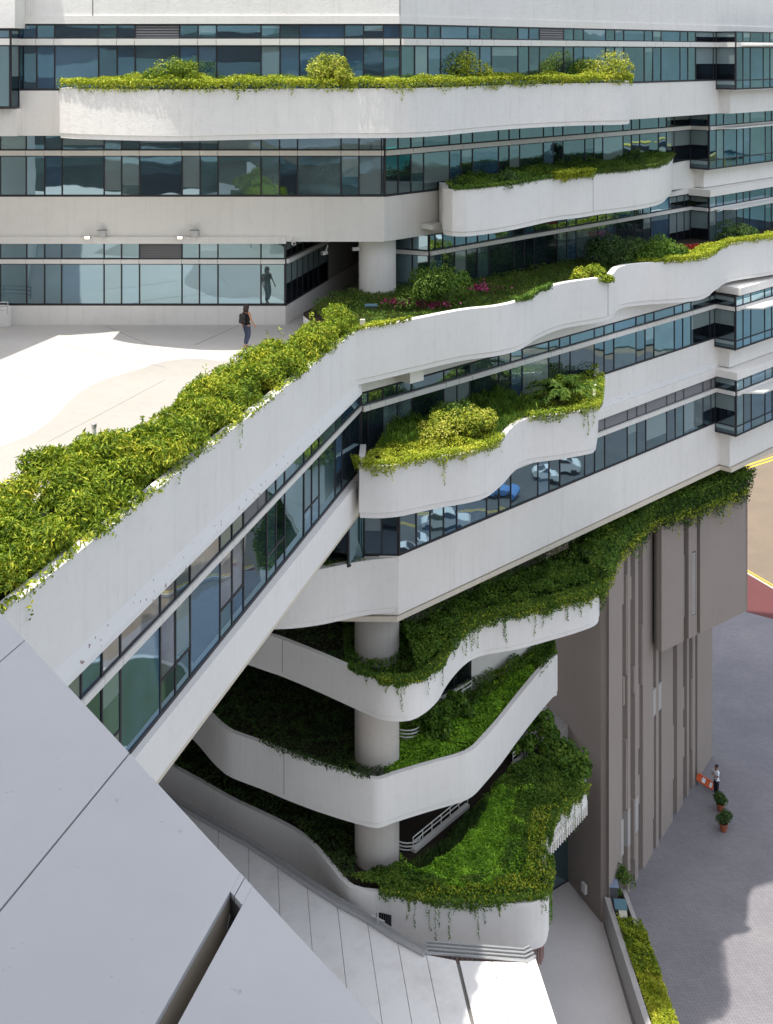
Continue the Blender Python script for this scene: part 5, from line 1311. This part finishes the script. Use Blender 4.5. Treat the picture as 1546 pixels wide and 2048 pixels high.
# ================================================================ PEOPLE
M['skin'] = mat('skin', (0.42, 0.22, 0.14), 0.55); M['skin_dark'] = mat('tanned_skin', (0.26, 0.13, 0.08), 0.55)
M['hair'] = mat('dark_brown_hair', (0.03, 0.017, 0.012), 0.5); M['hair_black'] = mat('black_hair', (0.012, 0.011, 0.011), 0.5)
M['black_cloth'] = mat('black_cloth', (0.012, 0.012, 0.014), 0.9); M['jeans'] = plaster('blue_denim', (0.055, 0.068, 0.115), (0.04, 0.05, 0.085), 0.9, 0.8)
M['white_shirt'] = mat('white_shirt', (0.72, 0.76, 0.82), 0.8); M['navy'] = mat('navy_trousers', (0.014, 0.016, 0.024), 0.85); M['leather'] = mat('dark_leather', (0.02, 0.016, 0.014), 0.5); M['eye'] = mat('eye', (0.02, 0.015, 0.012), 0.3)
M['blue_patch'] = mat('blue_badge', (0.05, 0.10, 0.28), 0.7)
def skin(name, joints, bones, m, parent, sub=2, root=0):
    me = bpy.data.meshes.new(name)
    keys = list(joints); me.from_pydata([joints[k][0] for k in keys], [(keys.index(a), keys.index(b)) for a, b in bones], [])
    o = bpy.data.objects.new(name, me); C.objects.link(o)
    md = o.modifiers.new('skin', 'SKIN'); md.use_smooth_shade = True
    sv = me.skin_vertices[0].data
    for i, k in enumerate(keys):
        r = joints[k][1]; sv[i].radius = (r, r) if not isinstance(r, tuple) else r
        sv[i].use_root = (i == root)
    if sub:
        ms = o.modifiers.new('sub', 'SUBSURF'); ms.levels = sub; ms.render_levels = sub
    dg = bpy.context.evaluated_depsgraph_get()
    me2 = bpy.data.meshes.new_from_object(o.evaluated_get(dg))
    bpy.data.objects.remove(o); bpy.data.meshes.remove(me); me2.name = name
    me2.materials.clear(); me2.polygons.foreach_set('use_smooth', [True] * len(me2.polygons))
    return link(name, me2, m, parent, Vector((0, 0, 0)))
def hand(J, Bn, wrist, d, side, s, pre):
    """palm and five unequal curled fingers added to a skeleton; d = direction of the forearm"""
    w = Vector(J[wrist][0]); d = Vector(d).normalized(); a = d.cross(Vector(side)).normalized(); c = Vector(side)
    J[pre + 'palm'] = (tuple(w + d * .055), .026); Bn.append((wrist, pre + 'palm'))
    for i, (o, l) in enumerate(((-.027, .068), (-.009, .078), (.009, .074), (.026, .058))):
        b0 = w + d * .085 + a * o; b1 = b0 + d * l * .55 + c * .01; b2 = b1 + d * l * .32 + c * .03
        for nme, q, r in (('a', b0, .0095), ('b', b1, .0085), ('c', b2, .0075)): J[f'{pre}f{i}{nme}'] = (tuple(q), r)
        Bn += [(pre + 'palm', f'{pre}f{i}a'), (f'{pre}f{i}a', f'{pre}f{i}b'), (f'{pre}f{i}b', f'{pre}f{i}c')]
    b0 = w + d * .035 - a * .034 + c * .01; b1 = b0 + d * .035 - a * .018 + c * .012
    J[pre + 'ta'] = (tuple(b0), .010); J[pre + 'tb'] = (tuple(b1), .008); Bn += [(wrist, pre + 'ta'), (pre + 'ta', pre + 'tb')]
def ball(name, c, r, m, parent, zmin=None, seg=14):
    bm = bmesh.new(); bmesh.ops.create_uvsphere(bm, u_segments=seg, v_segments=seg // 2 + 3, radius=1.0)
    for v in bm.verts: v.co = Vector((c[0] + v.co.x * r[0], c[1] + v.co.y * r[1], c[2] + v.co.z * r[2]))
    me = bpy.data.meshes.new(name); bm.to_mesh(me); bm.free(); me.polygons.foreach_set('use_smooth', [True] * len(me.polygons))
    return link(name, me, m, parent, Vector((0, 0, 0)))
def person(label, x, y, z, rot, s, arms, legs, mats, female):
    """stands facing local +Y; arms/legs: joint positions"""
    t = thing('person', label, 'person', (x, y, z)); t.rotation_euler = (0, 0, rot); t.scale = (s, s, s)
    sw = .155 if female else .185
    J = {'pelvis': ((0, 0, .93), (.135, .10)), 'waist': ((0, .0, 1.07), (.115 if female else .14, .09)), 'chest': ((0, .01, 1.27), (.135 if female else .16, .105)), 'clav': ((0, 0, 1.41), (.09, .075)),
         'neck': ((0, .01, 1.475), .050), 'jaw': ((0, .03, 1.535), .068), 'head': ((0, .02, 1.62), (.076, .088)), 'crown': ((0, .0, 1.69), .06)}
    Bn = [('pelvis', 'waist'), ('waist', 'chest'), ('chest', 'clav'), ('clav', 'neck'), ('neck', 'jaw'), ('jaw', 'head'), ('head', 'crown')]
    for sd_, (el, wr, pd) in zip((-1, 1), arms):
        n = 'L' if sd_ < 0 else 'R'
        J['sh' + n] = ((sd_ * sw, 0, 1.40), .058); J['el' + n] = (el, .038); J['wr' + n] = (wr, .026)
        Bn += [('clav', 'sh' + n), ('sh' + n, 'el' + n), ('el' + n, 'wr' + n)]
        hand(J, Bn, 'wr' + n, Vector(wr) - Vector(el) if pd is None else pd, (-sd_, .2, 0), 1, n)
    for sd_, (kn, an, toe) in zip((-1, 1), legs):
        n = 'L' if sd_ < 0 else 'R'
        J['hip' + n] = ((sd_ * .09, 0, .88), .088); J['kn' + n] = (kn, .058); J['an' + n] = (an, .038); J['toe' + n] = (toe, .034)
        Bn += [('pelvis', 'hip' + n), ('hip' + n, 'kn' + n), ('kn' + n, 'an' + n), ('an' + n, 'toe' + n)]
    skin('body', J, Bn, mats['skin'], t)
    for ex_ in (-.03, .03): ball('eye', (ex_, .105, 1.625), (.012, .008, .008), M['eye'], t, seg=8)
    ball('nose', (0, .122, 1.595), (.012, .016, .018), mats['skin'], t, seg=8)
    for ex_ in (-.082, .082): ball('ear', (ex_, .015, 1.61), (.012, .022, .032), mats['skin'], t, seg=8)
    ball('mouth', (0, .105, 1.555), (.022, .008, .007), mat('lips', (0.30, .10, .09), .5), t, seg=8)
    # clothes follow the joints with a little more girth
    TJ = {k: (v[0], tuple(q + .024 for q in v[1]) if isinstance(v[1], tuple) else v[1] + .024) for k, v in J.items() if k in ('waist', 'chest')}
    TJ['hem'] = ((0, 0, .955), (.165, .132)); TJ['top'] = ((0, 0, 1.40), (.10, .085)); TB = [('hem', 'waist'), ('waist', 'chest'), ('chest', 'top')]
    for n, sd_ in (('L', -1), ('R', 1)):
        TJ['s' + n] = (J['sh' + n][0], .066 if not female else .045); TB.append(('top', 's' + n))
        if not female:
            a_, b_ = Vector(J['sh' + n][0]), Vector(J['el' + n][0]); TJ['q' + n] = (tuple(a_ + (b_ - a_) * .72), .062); TB.append(('s' + n, 'q' + n))
    skin('shirt', TJ, TB, mats['top'], t)
    PJ = {'pelvis': ((0, 0, .93), (.155, .12)), 'wb': ((0, 0, 1.03), (.150, .118))}; PB = [('wb', 'pelvis')]
    for n in 'LR':
        a_, b_ = Vector(J['kn' + n][0]), Vector(J['an' + n][0]); fl_ = .020 if not female else .026
        PJ['h' + n] = (J['hip' + n][0], .108); PJ['k' + n] = (J['kn' + n][0], .074 + fl_ * .4); PJ['c' + n] = (tuple(a_ + (b_ - a_) * (.93 if not female else .82)), .060 + fl_)
        PB += [('pelvis', 'h' + n), ('h' + n, 'k' + n), ('k' + n, 'c' + n)]
    skin('trousers', PJ, PB, mats['legs'], t)
    for n in 'LR':
        a_, b_ = Vector(J['an' + n][0]), Vector(J['toe' + n][0])
        skin('shoe', {'a': (tuple(a_ + Vector((0, -.03, -.045))), .042), 'b': (tuple((a_ + b_) / 2 + Vector((0, 0, -.02))), .045), 'c': (tuple(b_ + Vector((0, .04, -.005))), .036)}, [('a', 'b'), ('b', 'c')], mats['shoe'], t)
    return t
wx, wy = P(493, 696, CF)
wt = person('woman with dark bobbed hair, black sleeveless top and blue jeans walking across the courtyard', wx, wy, CF + H + .002, -.62, .985,
       [((-.25, -.05, 1.13), (-.24, .02, .90), None), ((.27, -.02, 1.13), (.30, .14, .92), None)],
       [((-.09, .13, .50), (-.085, .02, .085), (-.085, .14, .04)), ((.09, .03, .49), (.09, -.22, .12), (.09, -.11, .04))],
       dict(skin=M['skin'], top=M['black_cloth'], legs=M['jeans'], shoe=M['skin']), True)
hm_ = ball('hair', (0, -.02, 1.62), (.118, .122, .125), M['hair'], wt); hm2 = ball('hair', (0, -.045, 1.53), (.125, .10, .115), M['hair'], wt)
# her backpack
bx = thing('backpack', 'small black backpack worn by the woman in the courtyard', 'backpack', (wx, wy, CF + H + 1.05)); bx.rotation_euler = (0, 0, -.62)
def lbox(name, c, s, m, parent, bev=.04):
    bm = bmesh.new(); bmesh.ops.create_cube(bm, size=1.0)
    for v in bm.verts: v.co = Vector((c[0] + v.co.x * s[0], c[1] + v.co.y * s[1], c[2] + v.co.z * s[2]))
    bmesh.ops.bevel(bm, geom=list(bm.edges), offset=bev, segments=3, affect='EDGES', clamp_overlap=True)
    me = bpy.data.meshes.new(name); bm.to_mesh(me); bm.free(); me.polygons.foreach_set('use_smooth', [True] * len(me.polygons))
    return link(name, me, m, parent, Vector((0, 0, 0)))
lbox('bag', (-.03, -.21, .13), (.27, .15, .38), M['leather'], bx); lbox('pocket', (-.03, -.30, .05), (.20, .06, .17), M['leather'], bx, .025)
for sx in (-.1, .1):
    me = bpy.data.meshes.new('strap'); s = MB().tube([(sx - .0, -.12, .28), (sx, -.03, .40), (sx, .10, .32), (sx, .125, .14), (sx * 1.2, .02, .0), (sx, -.13, -.02)], .018, 6)
    me.from_pydata(s.v, [], s.f); link('strap', me, M['leather'], bx, Vector((0, 0, 0)))
mx_, my_ = P(1433, 1593, ZG)
mt_ = person('man in white shirt and black trousers standing by the potted plants with hands raised', mx_, my_, .002, 1.95, 1.03,
       [((-.22, .10, 1.14), (-.06, .27, 1.28), (.4, .3, .8)), ((.22, .08, 1.14), (.04, .27, 1.22), (-.5, .3, .7))],
       [((-.095, .02, .49), (-.10, .0, .085), (-.12, .13, .04)), ((.10, .04, .49), (.12, -.02, .085), (.14, .11, .04))],
       dict(skin=M['skin_dark'], top=M['white_shirt'], legs=M['navy'], shoe=M['leather']), False)
ball('hair', (0, -.022, 1.645), (.092, .102, .092), M['hair_black'], mt_)
lbox('belt', (0, 0, .985), (.31, .245, .05), M['leather'], mt_, .02); lbox('badge', (.205, -.0, 1.30), (.03, .10, .12), M['blue_patch'], mt_, .01)

# ================================================================ WHAT THE GLASS MIRRORS: cars on the street, boats in the harbour
def car(label, x, y, rot, colr):
    t = thing('parked_car', label, 'car', (x, y, .0)); t.rotation_euler = (0, 0, rot)
    pm = mat('car_paint', colr, .25, .6)
    prof = [(-2.1, .35), (-2.15, .75), (-1.9, .92), (-1.35, .98), (-.75, 1.40), (.55, 1.42), (1.15, 1.0), (1.95, .86), (2.15, .62), (2.1, .33)]
    def ext(pts, w, name, m, inset=0):
        mb = MB(); k = len(pts)
        for sgn in (-1, 1):
            for px, pz in pts: mb.v.append((px, sgn * (w - (inset if pz > 1.05 else 0)), pz))
        mb.f = [tuple(range(k)), tuple(range(2 * k - 1, k - 1, -1))] + [(i, i + k, (i + 1) % k + k, (i + 1) % k) for i in range(k)]
        me = bpy.data.meshes.new(name); me.from_pydata(mb.v, [], mb.f); link(name, me, m, t, Vector((0, 0, 0)))
    ext(prof, .86, 'body', pm, .14); ext([(-1.22, 1.02), (-.72, 1.36), (.5, 1.38), (1.02, 1.02)], .875, 'side_window', M['frame'], .12)
    ext([(-1.36, 1.0), (-.78, 1.39), (-.74, 1.36), (-1.28, .98)], .66, 'rear_window', M['frame'], .0); ext([(1.17, 1.0), (.58, 1.405), (.54, 1.37), (1.10, .98)], .66, 'windscreen', M['frame'], .0)
    for wx_ in (-1.3, 1.3):
        for wy_ in (-.78, .78):
            bm = bmesh.new(); bmesh.ops.create_cone(bm, cap_ends=True, segments=18, radius1=.32, radius2=.32, depth=.2, matrix=Matrix.Translation((wx_, wy_, .32)) @ Matrix.Rotation(math.pi / 2, 4, 'X'))
            me = bpy.data.meshes.new('wheel'); bm.to_mesh(me); bm.free(); link('wheel', me, M['frame'], t, Vector((0, 0, 0)))
for x, y, r_, c_, l_ in ((54.0, 47.0, 1.57, (.55, .55, .57), 'silver car mirrored in the lower corner glass'), (58.5, 50.5, 1.6, (.5, .5, .5), 'grey car next to the silver car on the street'), (50, 43.5, 1.57, (.35, .03, .03), 'red car nearest the plaza on the street'),
        (66, 55, -1.2, (.08, .20, .45), 'dark blue car in the middle of the street'), (71, 61, -1.57, (.6, .6, .6), 'white car behind the dark blue car'), (78, 60, .2, (.05, .30, .24), 'green car turned across the street'), (86, 66, .4, (.02, .36, .33), 'teal car by the quay'),
        (92, 61, 1.2, (.5, .16, .03), 'orange car by the quay'), (100, 70, .3, (.03, .28, .12), 'dark green car farthest along the quay'), (62, 44, 1.5, (.06, .13, .35), 'navy car on the far lane')):
    car(l_, x, y, r_, c_)
def boat(label, x, y, rot, colr, s):
    t = thing('boat', label, 'boat', (x, y, 0)); t.rotation_euler = (0, 0, rot); t.scale = (s, s, s)
    hull = []; mb = MB(); secs = [(-6, 1.5, 1.4), (-3, 1.9, 1.2), (1, 1.9, 1.2), (4, 1.3, 1.5), (6.4, .1, 2.0)]
    for px, w, h_ in secs: mb.v += [(px, -w * .6, 0), (px, -w, h_), (px, w, h_), (px, w * .6, 0)]
    for i in range(4):
        for j in range(4): mb.f.append((i * 4 + j, (i + 1) * 4 + j, (i + 1) * 4 + (j + 1) % 4, i * 4 + (j + 1) % 4))
    mb.f += [(0, 1, 2, 3), (16, 17, 18, 19)]
    me = bpy.data.meshes.new('hull'); me.from_pydata(mb.v, [], mb.f); link('hull', me, mat('boat_paint', colr, .5), t, Vector((0, 0, 0)))
    lbox('cabin', (-1.5, 0, 2.1), (4, 2.4, 1.9), M['white_plastic'], t, .1); lbox('cabin_window', (-1.5, 0, 2.4), (4.06, 2.46, .6), M['frame'], t, .02); lbox('roof', (-1.5, 0, 3.1), (4.6, 2.8, .12), mat('boat_roof', tuple(min(1, q * 1.5) for q in colr), .5), t, .03)
for i in range(14):
    cc = [(.30, .05, .03), (.05, .16, .35), (.35, .30, .05), (.05, .28, .22), (.45, .45, .45)][i % 5]
    boat(['red', 'blue', 'yellow', 'green', 'white'][i % 5] + ' fishing boat in the harbour, ' + ['nearest', 'second nearest', 'farthest'][i // 5] + ' of its colour along the quay', (150, 235, 300, 360)[i % 4] + (i * 37) % 40, -40 + i * 27, random.uniform(1.1, 2.0), cc, 1.5 + .5 * (i % 4))
bpy.context.view_layer.update()
